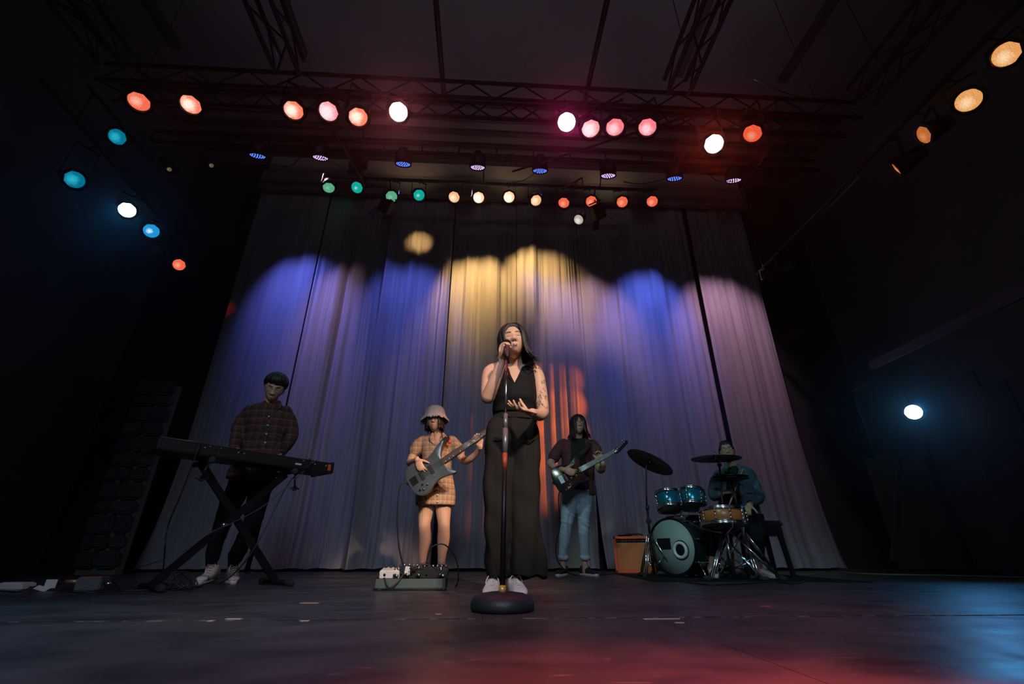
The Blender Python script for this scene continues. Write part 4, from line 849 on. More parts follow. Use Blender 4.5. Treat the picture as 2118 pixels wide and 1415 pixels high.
for x, y, w_, d_, m_, lab in ((641, 1248, .085, .03, tape, 'short strip of tan tape on the floor between keyboard and pedalboard'), (484, 1281, .055, .018, tape2, 'small tape scrap at the left part of the floor joint'), (631, 1285, .03, .015, tape2, 'tiny torn tape scrap just before the floor joint'), (907, 1271, .022, .012, tape, 'tiny tan tape crumb left of the round stand base'), (1368, 1281, .13, .016, tape2, 'long pale tape strip on the floor joint right of the round stand base'), (1405, 1289, .03, .012, tape2, 'tape crumb just below the long pale strip'), (1583, 1255, .035, .02, mat('red_tape', (.6, .12, .06), .6), 'small reddish tape piece on the right side of the floor'), (437, 1285, .02, .02, tape2, 'pale speck of tape at the far left of the floor joint')):
    q = ground(x, y); bm = BM(); box(bm, (q.x, q.y, .0012), (w_, d_, .0016), Matrix.Rotation(rad(random.uniform(-9, 9)), 3, 'Z')); single('tape_scrap', bm, m_, lab, 'tape', tuple(q), group='tape scraps on the stage floor', sm=False)
bm = BM(); a = ground(1345, 1203, 0); ol = [(1.45, 4.25), (3.25, 4.10), (3.4, 6.0), (1.55, 5.9)]; prism(bm, ol, Matrix.Translation((0, 0, .0)), .006); single('drum_mat', bm, mat('black_carpet', (.016, .017, .018), .95, bump=.4, bscale=200, spec=.1), 'thin black mat under the drum kit', 'mat', (2.4, 5.0, 0), sm=False)
# ================================================================ singer
def tattoo_skin():
    m = skin.copy(); m.name = 'tattooed_skin'; N, L = nodes_of(m); b = N['Principled BSDF']
    tc = N.new('ShaderNodeTexCoord'); src = b.inputs['Base Color'].links[0].from_socket
    vo = N.new('ShaderNodeTexVoronoi'); vo.feature = 'DISTANCE_TO_EDGE'; vo.inputs['Scale'].default_value = 42
    nz = N.new('ShaderNodeTexNoise'); nz.inputs['Scale'].default_value = 24; nz.inputs['Detail'].default_value = 2
    mp = N.new('ShaderNodeMix'); mp.data_type = 'VECTOR'; mp.inputs[0].default_value = .10
    L.new(tc.outputs['Object'], nz.inputs['Vector']); L.new(tc.outputs['Object'], mp.inputs[4]); L.new(nz.outputs['Color'], mp.inputs[5]); L.new(mp.outputs[1], vo.inputs['Vector'])
    lt = N.new('ShaderNodeMath'); lt.operation = 'LESS_THAN'; L.new(vo.outputs['Distance'], lt.inputs[0]); lt.inputs[1].default_value = .075
    n2 = N.new('ShaderNodeTexNoise'); n2.inputs['Scale'].default_value = 15; L.new(tc.outputs['Object'], n2.inputs['Vector'])
    gt = N.new('ShaderNodeMath'); gt.operation = 'GREATER_THAN'; L.new(n2.outputs[0], gt.inputs[0]); gt.inputs[1].default_value = .49
    sp = N.new('ShaderNodeSeparateXYZ'); L.new(tc.outputs['Object'], sp.inputs[0])
    gx = N.new('ShaderNodeMath'); gx.operation = 'GREATER_THAN'; L.new(sp.outputs['X'], gx.inputs[0]); gx.inputs[1].default_value = .262
    mz = N.new('ShaderNodeMath'); mz.operation = 'GREATER_THAN'; L.new(sp.outputs['Z'], mz.inputs[0]); mz.inputs[1].default_value = .98
    a = N.new('ShaderNodeMath'); a.operation = 'MULTIPLY'; L.new(lt.outputs[0], a.inputs[0]); L.new(gt.outputs[0], a.inputs[1])
    c = N.new('ShaderNodeMath'); c.operation = 'MULTIPLY'; L.new(a.outputs[0], c.inputs[0]); L.new(gx.outputs[0], c.inputs[1])
    e = N.new('ShaderNodeMath'); e.operation = 'MULTIPLY'; L.new(c.outputs[0], e.inputs[0]); L.new(mz.outputs[0], e.inputs[1])
    e2 = N.new('ShaderNodeMath'); e2.operation = 'MULTIPLY'; L.new(e.outputs[0], e2.inputs[0]); e2.inputs[1].default_value = .85
    mx = N.new('ShaderNodeMix'); mx.data_type = 'RGBA'; L.new(e2.outputs[0], mx.inputs[0]); L.new(src, mx.inputs[6]); mx.inputs[7].default_value = (.05, .045, .05, 1); L.new(mx.outputs[2], b.inputs['Base Color'])
    return m
def singer():
    O = (0.02, 2.72, 0); HM = head_matrix(1061, 708, 2.60, yaw=0, pitch=1, roll=7, s=.95)
    bm = BM(); head(bm, HM)
    limb_px(bm, [(1067, 773, 2.70, .055), (1067, 752, 2.67, .043), (1064, 732, 2.64, .043), (1062, 716, 2.62, .05)])
    rows(bm, [(1036, 1096, 757, 2.69, .045), (1018, 1106, 768, 2.69, .062), (1024, 1104, 790, 2.68, .082), (1026, 1106, 822, 2.67, .092), (1026, 1102, 845, 2.68, .085), (1024, 1103, 866, 2.69, .085), (1016, 1106, 890, 2.70, .088), (1016, 1104, 915, 2.71, .075)], shrink=.004)
    limb_px(bm, [(1030, 764, 2.69, .045), (1014, 771, 2.68, .047), (1010, 800, 2.60, .046), (1009, 822, 2.52, .040)])
    limb_px(bm, [(1009, 822, 2.52, .040), (1020, 795, 2.48, .037), (1032, 765, 2.45, .030), (1037, 750, 2.44, .024)])
    limb_px(bm, [(1094, 764, 2.69, .045), (1110, 774, 2.69, .044), (1118, 812, 2.66, .042), (1123, 852, 2.60, .037)])
    limb_px(bm, [(1123, 852, 2.60, .037), (1116, 859, 2.52, .034), (1106, 856, 2.44, .027), (1100, 853, 2.40, .0235)])
    # hand closed round the microphone
    W = at(1037, 746, 2.43); S_ = V((.55, -.6, .1))
    hand(bm, W, V((.06, -.12, 1)), V((.75, -.45, 0)), V((-.2, -1, 0)), curls=(58, 62, 66, 68), spread=(4, 1, -2, -5), s=.88, thumb=(.6, .5, .55), tcurl=35, fr=.0098)
    # open hand, palm up
    W = at(1099, 852.5, 2.395)
    hand(bm, W, V((-.92, -.40, .10)), V((.15, -.25, 1)), V((-.1, .75, .55)), curls=(12, 20, 26, 30), spread=(14, 4, -6, -16), s=.90, thumb=(.45, .55, .75), tcurl=10, fr=.0095)
    for x0, x1, x2, x3 in ((1030, 1026, 1021, 1020), (1088, 1080, 1068, 1064)):
        limb_px(bm, [(x0, 900, 2.71, .068), (x1, 1050, 2.72, .055), (x2, 1195, 2.76, .032), (x3, 1222, 2.77, .034)])
    P = person(bm, tattoo_skin(), .0042, 'woman singing centre stage in black sleeveless top and wide dark trousers, arm tattooed, eyes closed', O)
    face_parts(P, HM, eyes='closed', mouth='open', **FP)
    bm = BM()
    pm = lambda a: rad(56+50*max(0, -cos(a+pi/2+.0))*0 + (70 if sin(a) > -.55 else 0)*1.0) if True else 0
    def pmx(a):
        f = -sin(a)   # 1 at the front
        return rad(44) if f > .93 else rad(44+(112-44)*min(1, (.93-f)/.5))
    hair_cap(bm, HM, pmx, .017)
    sp = []
    for i in range(120):
        a = AZ(-36+252*i/119 + random.uniform(-2, 2)); fr = -sin(a)
        side = 1 if cos(a) > 0 else -1
        hang = .085+random.uniform(-.012, .02)
        if side > 0: hang += .055
        sp.append((a, rad(96), hang+random.uniform(-.02, .02), (.050 if side > 0 else .016)*random.uniform(.3, 1.2), rad(8)))
    for d in (-52, -50, -47, -44, -41, -38, -35, -32): sp.append((AZ(d), rad(98), .135+random.uniform(-.02, .02), .045, rad(24)))
    for d in (-132, -135, -138, -142, -146, -150, -154, -158): sp.append((AZ(d), rad(98), .085+random.uniform(-.01, .02), .010, rad(24)))
    for d in (-58, -66, -122, -114): sp.append((AZ(d), rad(46), 0, 0, rad(5)))
    locks(bm, HM, sp, w=.0100, n=5, lift=.021)
    part('hair', bm, hair_m, P)
    # cropped top with a collar and a V neck
    top = mat('black_knit', (.010, .010, .011), .85, var=.3, scale=120, bump=.2, bscale=220, spec=.2)
    bm = BM()
    rows(bm, [(1046, 1092, 752, 2.69, .050), (1036, 1104, 762, 2.69, .078), (1030, 1106, 778, 2.68, .092), (1023, 1108, 800, 2.67, .104), (1021, 1111, 826, 2.66, .112), (1019, 1109, 842, 2.67, .100), (1019, 1107, 858, 2.68, .098)], p=2.4)
    vneck = [(1047, 740), (1050, 766), (1056, 780), (1064, 793), (1074, 778), (1084, 764), (1086, 740)]
    yc = 2.69
    garment(bm, .0055, top, P, 'sleeveless_top', folds(.003, 14, 10, .0015, 40), cuts=lambda c: (c.y < yc and inpoly(*pix(c), vneck)) or (at(0, 750, 2.69).z < c.z))
    bm = BM()
    for pts in (((1047, 757), (1052, 775), (1064, 793)), ((1085, 757), (1077, 775), (1065, 793))):
        sweep(bm, [at(pts[0][0], pts[0][1], 2.655), at(pts[1][0], pts[1][1], 2.585), at(pts[2][0], pts[2][1], 2.565)], [.013, .012, .004], n=8, flat=.35, fdir=(0, -1, .3))
    sweep(bm, [at(1085, 757, 2.655), at(1098, 763, 2.62), at(1091, 774, 2.59)], [.012, .014, .005], n=8, flat=.35, fdir=(0, -1, .4))
    part('collar', bm, top, P)
    tr = mat('dark_olive_linen', (.019, .018, .0155), .9, var=.15, scale=200, bump=.15, bscale=260, spec=.15)
    bm = BM()
    rows(bm, [(1022, 1107, 862, 2.68, .098), (1017, 1110, 872, 2.69, .108), (1006, 1116, 888, 2.70, .118), (1001, 1118, 908, 2.70, .116), (1003, 1116, 932, 2.71, .098), (1012, 1108, 948, 2.71, .06)], p=2.3)
    rows(bm, [(1004, 1070, 890, 2.705, .108), (1001, 1067, 920, 2.71, .120), (999, 1063, 950, 2.71, .120), (998, 1061, 985, 2.71, .11), (996, 1058, 1060, 2.72, .105), (996, 1055, 1110, 2.73, .105), (998, 1050, 1155, 2.74, .105), (1008, 1046, 1196, 2.75, .10)], p=2.5)
    rows(bm, [(1050, 1116, 890, 2.705, .108), (1052, 1118, 920, 2.71, .120), (1056, 1119, 950, 2.71, .120), (1057, 1121, 985, 2.71, .11), (1057, 1123, 1060, 2.72, .105), (1055.5, 1125, 1110, 2.73, .11), (1053, 1127, 1155, 2.74, .115), (1050, 1126, 1193, 2.75, .115)], p=2.5)
    def tf(c):
        low = max(0, min(1, (.9-c.z)/.7))
        return .008*noise.noise(V((c.x*10, c.y*6, c.z*5)))+(.010+.026*low)*noise.noise(V((c.x*17, c.y*7, c.z*1.6)))+.018*noise.noise(V((c.x*9+c.z*7, c.y*6, c.z*3-c.x*8)))
    pt = garment(bm, .007, tr, P, 'wide_trousers', tf, it=3)
    bm = BM(); rows(bm, [(1021, 1108, 861, 2.68, .1), (1020, 1109, 866, 2.685, .105), (1018, 1110, 873, 2.69, .109)]); part('waistband', bm, tr, pt)
    bm = BM()
    for s in ((1009, 905), (1024, 911), (1037, 909)), ((1078, 910), (1096, 912), (1114, 905)): sweep(bm, [at(x, y, 2.578 if abs(x-1060) < 45 else 2.62) for x, y in s], [.003, .004, .003], n=6, flat=.5, fdir=(0, -1, 0))
    part('pocket_flap', bm, tr, pt)
    sh = mat('white_leather', (.78, .74, .68), .6, var=.08)
    shoe(P, (-.12, -1), (at(1020, 1225, 2.75).x, 2.73, 0), (sh, white_rubber, lace_m), L=.245, W=.046)
    shoe(P, (.12, -1), (at(1064, 1225, 2.75).x, 2.73, 0), (sh, white_rubber, lace_m), L=.245, W=.048)
    return P
singer()
# microphone stand and microphone
t = thing('microphone_stand', 'straight black microphone stand with heavy round base and gold collar in front of the singer', 'stand', tuple(ground(1038, 1262)))
b0 = V((t.location.x, 2.13, 0)); t.location = b0
ptop = at(1048, 738, 2.30)
bm = BM(); lathe(bm, [(.0, .0), (.118, .0), (.128, .006), (.131, .018), (.128, .034), (.116, .052), (.09, .063), (.05, .069), (.0, .07)], 40, Matrix.Translation(b0)); base_m = mat('cast_iron', (.022, .028, .030), .5, .2, var=.2, bump=.1, bscale=120)
part('base', bm, base_m, t)
a0 = b0+V((0, 0, .066)); dv = (ptop-a0)
bm = BM(); cyl(bm, a0, a0+dv*.55, .0115, n=16); part('lower_tube', bm, black_metal, t)
bm = BM(); cyl(bm, a0-dv*.005, a0+dv*.022, .0145, n=16); part('collar', bm, gold, t, label='gold coloured collar')
bm = BM(); cyl(bm, a0+dv*.52, a0+dv*.63, .0138, n=16); cyl(bm, a0+dv*.63, a0+dv*.70, .0125, .0105, n=16); part('clutch', bm, mat('grey_grip', (.16, .17, .18), .4, .5), t, label='grey height clutch')
bm = BM(); cyl(bm, a0+dv*.455, a0+dv*.52, .0120, n=16); part('sticker', bm, mat('red_sticker', (.38, .055, .025), .5), t, label='red and orange sticker')
bm = BM(); cyl(bm, a0+dv*.66, ptop, .0072, n=12); part('upper_tube', bm, chrome, t)
bm = BM(); m0 = ptop; m1 = at(1049, 722, 2.37); cyl(bm, m0-V((0, 0, .01)), m0+V((0, .012, .03)), .011, .014); cyl(bm, m0+V((0, .01, .015)), m1, .018, .020); part('clip', bm, black_plastic, t)
mb = at(1048.5, 728, 2.33); mg = at(1047.5, 711, 2.42); md = (mg-mb).normalized()
t = thing('microphone', 'black ball-head vocal microphone held to the mouth of the singer', 'microphone', tuple(mb))
bm = BM(); sweep(bm, [mb-md*.06, mb, mg-md*.018], [.0105, .0125, .018], n=16, smooth_path=False); part('body', bm, black_plastic, t)
bm = BM(); x, y, z = frame(md); lathe(bm, [(.018, -.02), (.024, -.012), (.026, .0), (.0255, .010), (.020, .020), (.010, .0265), (.0, .028)], 24, basis(x, y, z, mg)); part('grille', bm, mat('mesh_grille', (.02, .03, .03), .5, .6, bump=.8, bscale=700), t)
bm = BM(); torus(bm, mg-md*.002, md, .0262, .0022); part('grille_band', bm, black_metal, t)
def limbw(bm, js, n=14, k=4, flat=1.0, fdir=None): sweep(bm, [j[0] for j in js], [j[1] for j in js], n=n, k=k, flat=flat, fdir=fdir)
def A(x, y, Y, r): return (at(x, y, Y), r)
# ================================================================ keyboard, its stand and player
KL, KR = V((-2.145, 3.1, 0)), V((-1.293, 4.04, 0)); KD = (KR-KL).normalized(); KN = V((-KD.y, KD.x, 0)); KZ = .830
KC = (KL+KR)/2; KLEN = (KR-KL).length
def keyboard():
    t = thing('stage_piano', 'long black stage piano on the X stand in front of the checked-shirt player', 'keyboard', tuple(KC+KN*.14+V((0, 0, KZ))))
    M = basis(KD, KN, V((0, 0, 1)), KC+V((0, 0, KZ)))
    case = mat('piano_case', (.016, .020, .019), .38, .1, var=.15); L = KLEN
    bm = BM()
    sec = [(0, .0), (-.005, .012), (0, .080), (.035, .090), (.155, .084), (.165, .070), (.32, .062), (.33, .050), (.33, .015), (.25, .0)]
    vs = [[bm.verts.new(M @ V((sx*(L/2-.02), y, z))) for y, z in sec] for sx in (-1, 1)]
    for i in range(len(sec)): j = (i+1) % len(sec); bm.faces.new((vs[0][i], vs[0][j], vs[1][j], vs[1][i]))
    bm.faces.new(vs[0]); bm.faces.new(vs[1][::-1]); part('case', bm, case, t, sm=False)
    for s, red in ((-1, 0), (1, 1)):
        bm = BM(); box(bm, (0, 0, 0), (.022, .336, .094), None, .006); bm.transform(M @ Matrix.Translation((s*(L/2-.011), .163, .046))); part('end_cheek', bm, case, t, sm=False)
    bm = BM(); box(bm, (0, 0, 0), (.024, .003, .050)); bm.transform(M @ Matrix.Translation((L/2-.045, -.006, .044))); part('sticker', bm, mat('orange_sticker', (.75, .12, .04), .5), t, label='small red sticker')
    bm = BM(); box(bm, (0, 0, 0), (.05, .003, .012)); bm.transform(M @ Matrix.Translation((.32, -.006, .035))); part('name_plate', bm, white_rubber, t, label='small white plate')
    for i, xx in enumerate((-.40, -.36, -.33, -.29, -.26, -.14, -.12, -.10, .36, .40, .43, .46, .52, .56)):
        bm = BM(); cyl(bm, (0, 0, 0), (0, -.006, 0), .006, n=8); bm.transform(M @ Matrix.Translation((xx, -.002, .066-.012*(i % 2)))); part('jack_socket', bm, chrome if i % 3 else black_metal, t)
    white = mat('ivory_keys', (.75, .74, .70), .3); n = 44; wk = (L-.10)/n
    bm = BM()
    for i in range(n): box(bm, (-(L-.10)/2+wk*(i+.5), .245, .072), (wk*.92, .145, .016))
    bm.transform(M); k = part('white_keys', bm, white, t, sm=False); k['kind'] = 'stuff'
    bm = BM()
    for i in range(n-1):
        if i % 7 not in (2, 6): box(bm, (-(L-.10)/2+wk*(i+1), .215, .084), (wk*.5, .09, .016))
    bm.transform(M); k = part('black_keys', bm, black_plastic, t, sm=False); k['kind'] = 'stuff'
    bm = BM(); wire(bm, [M @ V(p) for p in ((-L/2+.01, -.004, .082), (0, -.004, .082), (L/2-.01, -.004, .082))], .0018, 5, 2); part('edge_trim', bm, mat('copper_trim', (.35, .16, .10), .35, .6), t)
    # stand
    t = thing('keyboard_stand', 'black X-shaped stand carrying the long stage piano', 'stand', tuple(KC+KN*.14))
    Ms = basis(KD, KN, V((0, 0, 1)), KC)
    for s, yy in ((1, .13), (-1, .165)):
        bm = BM(); a, b = Ms @ V((-s*.40, yy, .03)), Ms @ V((s*.30, yy, KZ-.035)); d = (b-a).normalized(); q = KN
        bm2 = BM(); box(bm2, (0, 0, 0), (.048, .026, (b-a).length)); bm2.transform(basis(q.cross(d)*1.0, q, d, (a+b)/2)); bmesh.ops.recalc_face_normals(bm2, faces=bm2.faces); part('leg', bm2, black_metal, t, sm=False)
        bm.free()
        bm = BM(); e0, e1 = Ms @ V((-s*.40, -.06, .022)), Ms @ V((-s*.40, .36, .022)); cyl(bm, e0, e1, .019, n=12); part('foot_bar', bm, black_metal, t)
        for e in (e0, e1): bm = BM(); sweep(bm, [e-KN*.025, e+KN*.025], .0235, n=12, smooth_path=False); part('rubber_foot', bm, rubber, t)
        bm = BM(); e0, e1 = Ms @ V((s*.30, 0, KZ-.022)), Ms @ V((s*.30, .32, KZ-.022)); cyl(bm, e0, e1, .018, n=12); part('support_arm', bm, black_metal, t)
        bm = BM(); ellipsoid(bm, Ms @ V((s*.30, -.012, KZ-.024)), (.026, .02, .026)); part('end_knob', bm, rubber, t)
        bm = BM(); c = Ms @ V((s*.33, .0, KZ-.15)); cyl(bm, Ms @ V((s*.31, 0.0, KZ-.03)), c, .007); torus(bm, c, KN, .016, .005, 14); cyl(bm, c-KD*.035, c+KD*.035, .006, n=8); part('locking_strap', bm, black_metal, t)
    bm = BM(); c = Ms @ V((-.07, .10, .40)); cyl(bm, c, c+KN*.09, .016, n=12); part('pivot_bolt', bm, chrome, t)
keyboard()
def keyboardist():
    O = (at(490, 1180, 4.2).x, 4.2, 0); HM = head_matrix(568, 804, 3.98, yaw=20, pitch=-30, roll=-6, s=1.0)
    M = basis(KD, KN, V((0, 0, 1)), KC+V((0, 0, KZ)))
    bm = BM(); head(bm, HM)
    limb_px(bm, [(552, 850, 4.06, .07), (557, 836, 4.04, .055), (562, 822, 4.02, .053), (565, 812, 4.0, .055)])
    rows(bm, [(520, 590, 845, 4.05, .08), (508, 598, 858, 4.06, .10), (506, 592, 885, 4.07, .10), (503, 586, 920, 4.09, .09), (494, 576, 950, 4.1, .09), (482, 566, 985, 4.1, .1)], shrink=.02)
    w1, w2 = M @ V((-.02, .37, .125)), M @ V((.30, .36, .125))
    limbw(bm, [A(516, 852, 4.06, .045), A(498, 878, 4.03, .038), A(489, 908, 3.98, .034), (w1, .024)])
    limbw(bm, [A(590, 854, 4.06, .045), A(601, 880, 4.06, .038), A(599, 911, 4.02, .034), (w2, .024)])
    hand(bm, w1, -KN+V((0, 0, -.25)), V((0, 0, -1)), KD*-1, curls=(28, 30, 32, 35), s=1.0)
    hand(bm, w2, -KN+V((0, 0, -.25)), V((0, 0, -1)), KD*1, curls=(20, 34, 30, 25), s=1.0)
    limb_px(bm, [(505, 985, 4.1, .06), (478, 1040, 4.11, .055), (462, 1080, 4.13, .045), (440, 1150, 4.22, .034), (439, 1188, 4.28, .028)])
    limb_px(bm, [(538, 985, 4.1, .06), (532, 1040, 4.11, .055), (520, 1080, 4.14, .045), (486, 1150, 4.24, .034), (482, 1188, 4.27, .028)])
    P = person(bm, skin_m, .0062, 'man in dark checked shirt and glasses looking down and playing the stage piano', O)
    face_parts(P, HM, eyes='closed', mouth='small', **FP)
    glasses(P, HM, black_metal, glass_m)
    bm = BM()
    hair_cap(bm, HM, lambda a: rad(48 if -sin(a) > .6 else (62 if -sin(a) > -.1 else 84)) if True else 0, .028)
    sp = []
    for i in range(90):
        a = AZ(360*i/90+random.uniform(-3, 3)); f = -sin(a); pe = rad(random.uniform(53, 63)) if f > .6 else rad(random.uniform(62, 72) if f > .0 else random.uniform(76, 90))
        sp.append((a, pe, 0, 0, rad(10)))
    for i in range(14): sp.append((AZ(-90+random.uniform(-48, 48)), rad(61), 0, 0, rad(5)))
    locks(bm, HM, sp, w=.015, lift=.032, flat=.7)
    part('hair', bm, hair_m, P)
    sh = plaid('dark_orange_check', (.022, .020, .019), [((.22, .055, .018), .5, .07), ((.13, .04, .015), .22, .03), ((.012, .013, .014), .8, .15)], .066)
    bm = BM()
    rows(bm, [(540, 576, 836, 4.05, .055), (520, 592, 843, 4.05, .09), (507, 601, 856, 4.06, .115), (508, 595, 885, 4.06, .12), (505, 588, 915, 4.08, .12), (489, 580, 950, 4.09, .125), (475, 571, 975, 4.1, .13), (470, 566, 992, 4.1, .135)])
    limbw(bm, [A(516, 851, 4.06, .060), A(497, 876, 4.03, .055), A(488, 908, 3.98, .052), (w1+KN*.035+V((0, 0, .006)), .040)])
    limbw(bm, [A(590, 853, 4.06, .060), A(602, 880, 4.06, .055), A(600, 912, 4.02, .052), (w2+KN*.035+V((0, 0, .006)), .040)])
    def sf(c): return .006*noise.noise(V((c.x*9, c.y*9, c.z*12)))+.004*noise.noise(V((c.x*20+c.z*20, c.y*20, c.z*18)))
    top = garment(bm, .009, sh, P, 'checked_shirt', sf)
    bm = BM()
    for s in (((548, 832), (545, 842), (556, 852)), ((576, 832), (577, 843), (561, 853))): sweep(bm, [at(x, y, 3.985-.015*i) for i, (x, y) in enumerate(s)], [.020, .022, .008], n=8, flat=.35, fdir=(0, -1, .4))
    part('collar', bm, sh, top)
    bm = BM()
    for y in (862, 880, 898, 916): p = at(557-(y-862)*.14, y, 3.93); cyl(bm, p, p+V((0, -.012, 0)), .006, n=8)
    part('buttons', bm, white_rubber, top)
    tr = mat('black_trousers', (.012, .013, .016), .9, var=.3, bump=.1, spec=.1)
    bm = BM()
    rows(bm, [(478, 566, 975, 4.1, .11), (474, 566, 1000, 4.1, .12), (476, 560, 1016, 4.1, .10)])
    limb_px(bm, [(500, 995, 4.1, .095), (478, 1040, 4.11, .082), (460, 1085, 4.13, .066), (446, 1125, 4.18, .058), (440, 1153, 4.22, .055)])
    limb_px(bm, [(540, 995, 4.1, .095), (532, 1040, 4.11, .084), (520, 1085, 4.14, .068), (500, 1125, 4.2, .060), (486, 1156, 4.24, .056)])
    garment(bm, .01, tr, P, 'trousers', folds(.006, 10, 14, .004, 24))
    bm = BM()
    for x in (438, 484): sweep(bm, [at(x, 1146, 4.23), at(x-1, 1174, 4.275)], [.044, .040], n=14, smooth_path=False)
    part('socks', bm, matte_black, P)
    cv = mat('cream_canvas', (.62, .50, .42), .8, var=.15); cv2 = mat('olive_canvas', (.20, .20, .15), .8, var=.2)
    shoe(P, (.12, -1), (at(440, 1180, 4.28).x, 4.28, 0), (cv, white_rubber, lace_m, white_rubber), L=.28, high=True, label='cream canvas high-top shoe')
    shoe(P, (.62, -1), (at(482, 1180, 4.27).x, 4.27, 0), (cv2, white_rubber, lace_m, cv), L=.28, high=True, label='two-tone canvas high-top shoe')
keyboardist()

# ================================================================ guitars
def guitar(name, label, O, U, W, outline, blen, nut, th, body_m, neck_m, frets_w, pegs, head_out, pickups, extras, nstr, label_cat='guitar'):
    U = V(U).normalized(); W = V(W); W = (W-U*W.dot(U)).normalized(); Vv = W.cross(U); M = basis(U, Vv, W, V(O))
    t = thing(name, label, label_cat, tuple(M @ V((blen*.5, 0, 0))))
    bm = BM(); prism(bm, closed_cr(outline, 4), M @ Matrix.Translation((0, 0, -th)), th, .0055); part('body', bm, body_m, t)
    bm = BM(); w0, w1 = frets_w
    for z0, z1, mt, nm, ex in ((-.022, .004, mat('dark_neck', (.03, .022, .016), .4), 'neck', 0), (.004, .0085, neck_m, 'fretboard', 0)):
        bm = BM(); u0 = blen*.80 if nm == 'neck' else blen*.76
        vs = [bm.verts.new(M @ V(p)) for p in ((u0, -w0, z0), (nut, -w1, z0), (nut, w1, z0), (u0, w0, z0), (u0, -w0, z1), (nut, -w1, z1), (nut, w1, z1), (u0, w0, z1))]
        for f in ((0, 3, 2, 1), (4, 5, 6, 7), (0, 1, 5, 4), (1, 2, 6, 5), (2, 3, 7, 6), (3, 0, 4, 7)): bm.faces.new([vs[i] for i in f])
        nk = part(nm, bm, mt, t, sm=False)
    bm = BM(); scale_len = nut-.07
    for i in range(1, 22):
        u = nut-scale_len*(1-2**(-i/12))
        if u > blen*.77: k = (u-blen*.76)/(nut-blen*.76); ww = w0+(w1-w0)*k; wire(bm, [M @ V((u, -ww, .009)), M @ V((u, ww, .009))], .0012, 4, 1)
    f = part('frets', bm, chrome, nk)
    bm = BM()
    for i in (3, 5, 7, 9, 12, 15, 17, 19):
        u = nut-scale_len*(1-2**(-(i-.5)/12)); p = M @ V((u, -w0*.5, .0085)); cyl(bm, p, p+W*.0012, .0045, n=8)
    part('inlays', bm, white_rubber, nk)
    bm = BM()
    for i in range(nstr):
        v = (i-(nstr-1)/2)/(nstr-1)*2; wire(bm, [M @ V((.07, v*w0*.85, .017)), M @ V((nut, v*w1*.85, .011))], .0011, 4, 1)
    part('strings', bm, chrome, t)
    bm = BM(); prism(bm, head_out, M @ Matrix.Translation((0, 0, -.012)), .014, .002); hs = part('headstock', bm, body_m, t)
    for (u, v) in pegs:
        bm = BM(); p = M @ V((u, v, .002)); cyl(bm, p, p+W*.014, .006, n=10); q = M @ V((u, v+.026, -.006)); cyl(bm, M @ V((u, v, -.006)), q, .003, n=6); ellipsoid(bm, q, (.008, .008, .008), None, 8, 6); part('tuning_peg', bm, chrome, hs)
    for u, hw, l in pickups:
        bm = BM(); box(bm, (u, 0, .004), (l, hw*2, .014), None, .003); bm.transform(M); pk = part('pickup', bm, black_plastic, t)
        bm = BM()
        for i in range(nstr*2): p = M @ V((u+(l*.22 if i % 2 else -l*.22), ((i//2)-(nstr-1)/2)/(nstr-1)*hw*1.5, .011)); cyl(bm, p, p+W*.001, .0028, n=6)
        part('pole_pieces', bm, chrome, pk)
    extras(t, M, W)
    return t, M
bassO = [(0, .0), (.004, .07), (.03, .125), (.085, .150), (.15, .150), (.215, .128), (.27, .118), (.33, .135), (.40, .165), (.460, .180), (.474, .172), (.466, .156), (.425, .120), (.385, .070), (.372, .035), (.372, -.035), (.378, -.070), (.405, -.115), (.424, -.140), (.424, -.154), (.408, -.158), (.355, -.140), (.285, -.120), (.22, -.128), (.15, -.158), (.085, -.165), (.03, -.135), (.004, -.075)]
def bass_extras(t, M, W):
    bm = BM()
    for i in range(4): box(bm, (.062, (i-1.5)*.019, .007), (.06, .015, .018), None, .003)
    bm.transform(M); part('bridge', bm, black_metal, t)
    for u, v, m in ((.11, -.075, black_metal), (.10, -.118, chrome), (.07, -.105, black_metal), (.15, -.10, chrome)):
        bm = BM(); p = M @ V((u, v, 0)); cyl(bm, p, p+W*.014, .009, .008, n=12); part('control_knob', bm, m, t)
bass_m = mat('gunmetal_satin', (.115, .15, .165), .33, .55, var=.06)
BO = at(845, 1003, 4.42); BE = at(1006, 893, 4.34); BU = (BE-BO).normalized()
bt, BMx = guitar('bass_guitar', 'satin grey-blue electric bass with long horns held by the player in the white hat', BO, BU, (-.02, -1, .12), bassO, .47, 1.02, .038, bass_m, mat('rosewood', (.07, .05, .04), .5), (.030, .021), [(1.05, .02), (1.09, .02), (1.13, .018), (1.17, .015)], [(1.02, -.022), (1.04, -.035), (1.2, -.028), (1.22, .0), (1.2, .03), (1.04, .035), (1.02, .022)], [(.145, .045, .034), (.245, .045, .034)], bass_extras, 4)
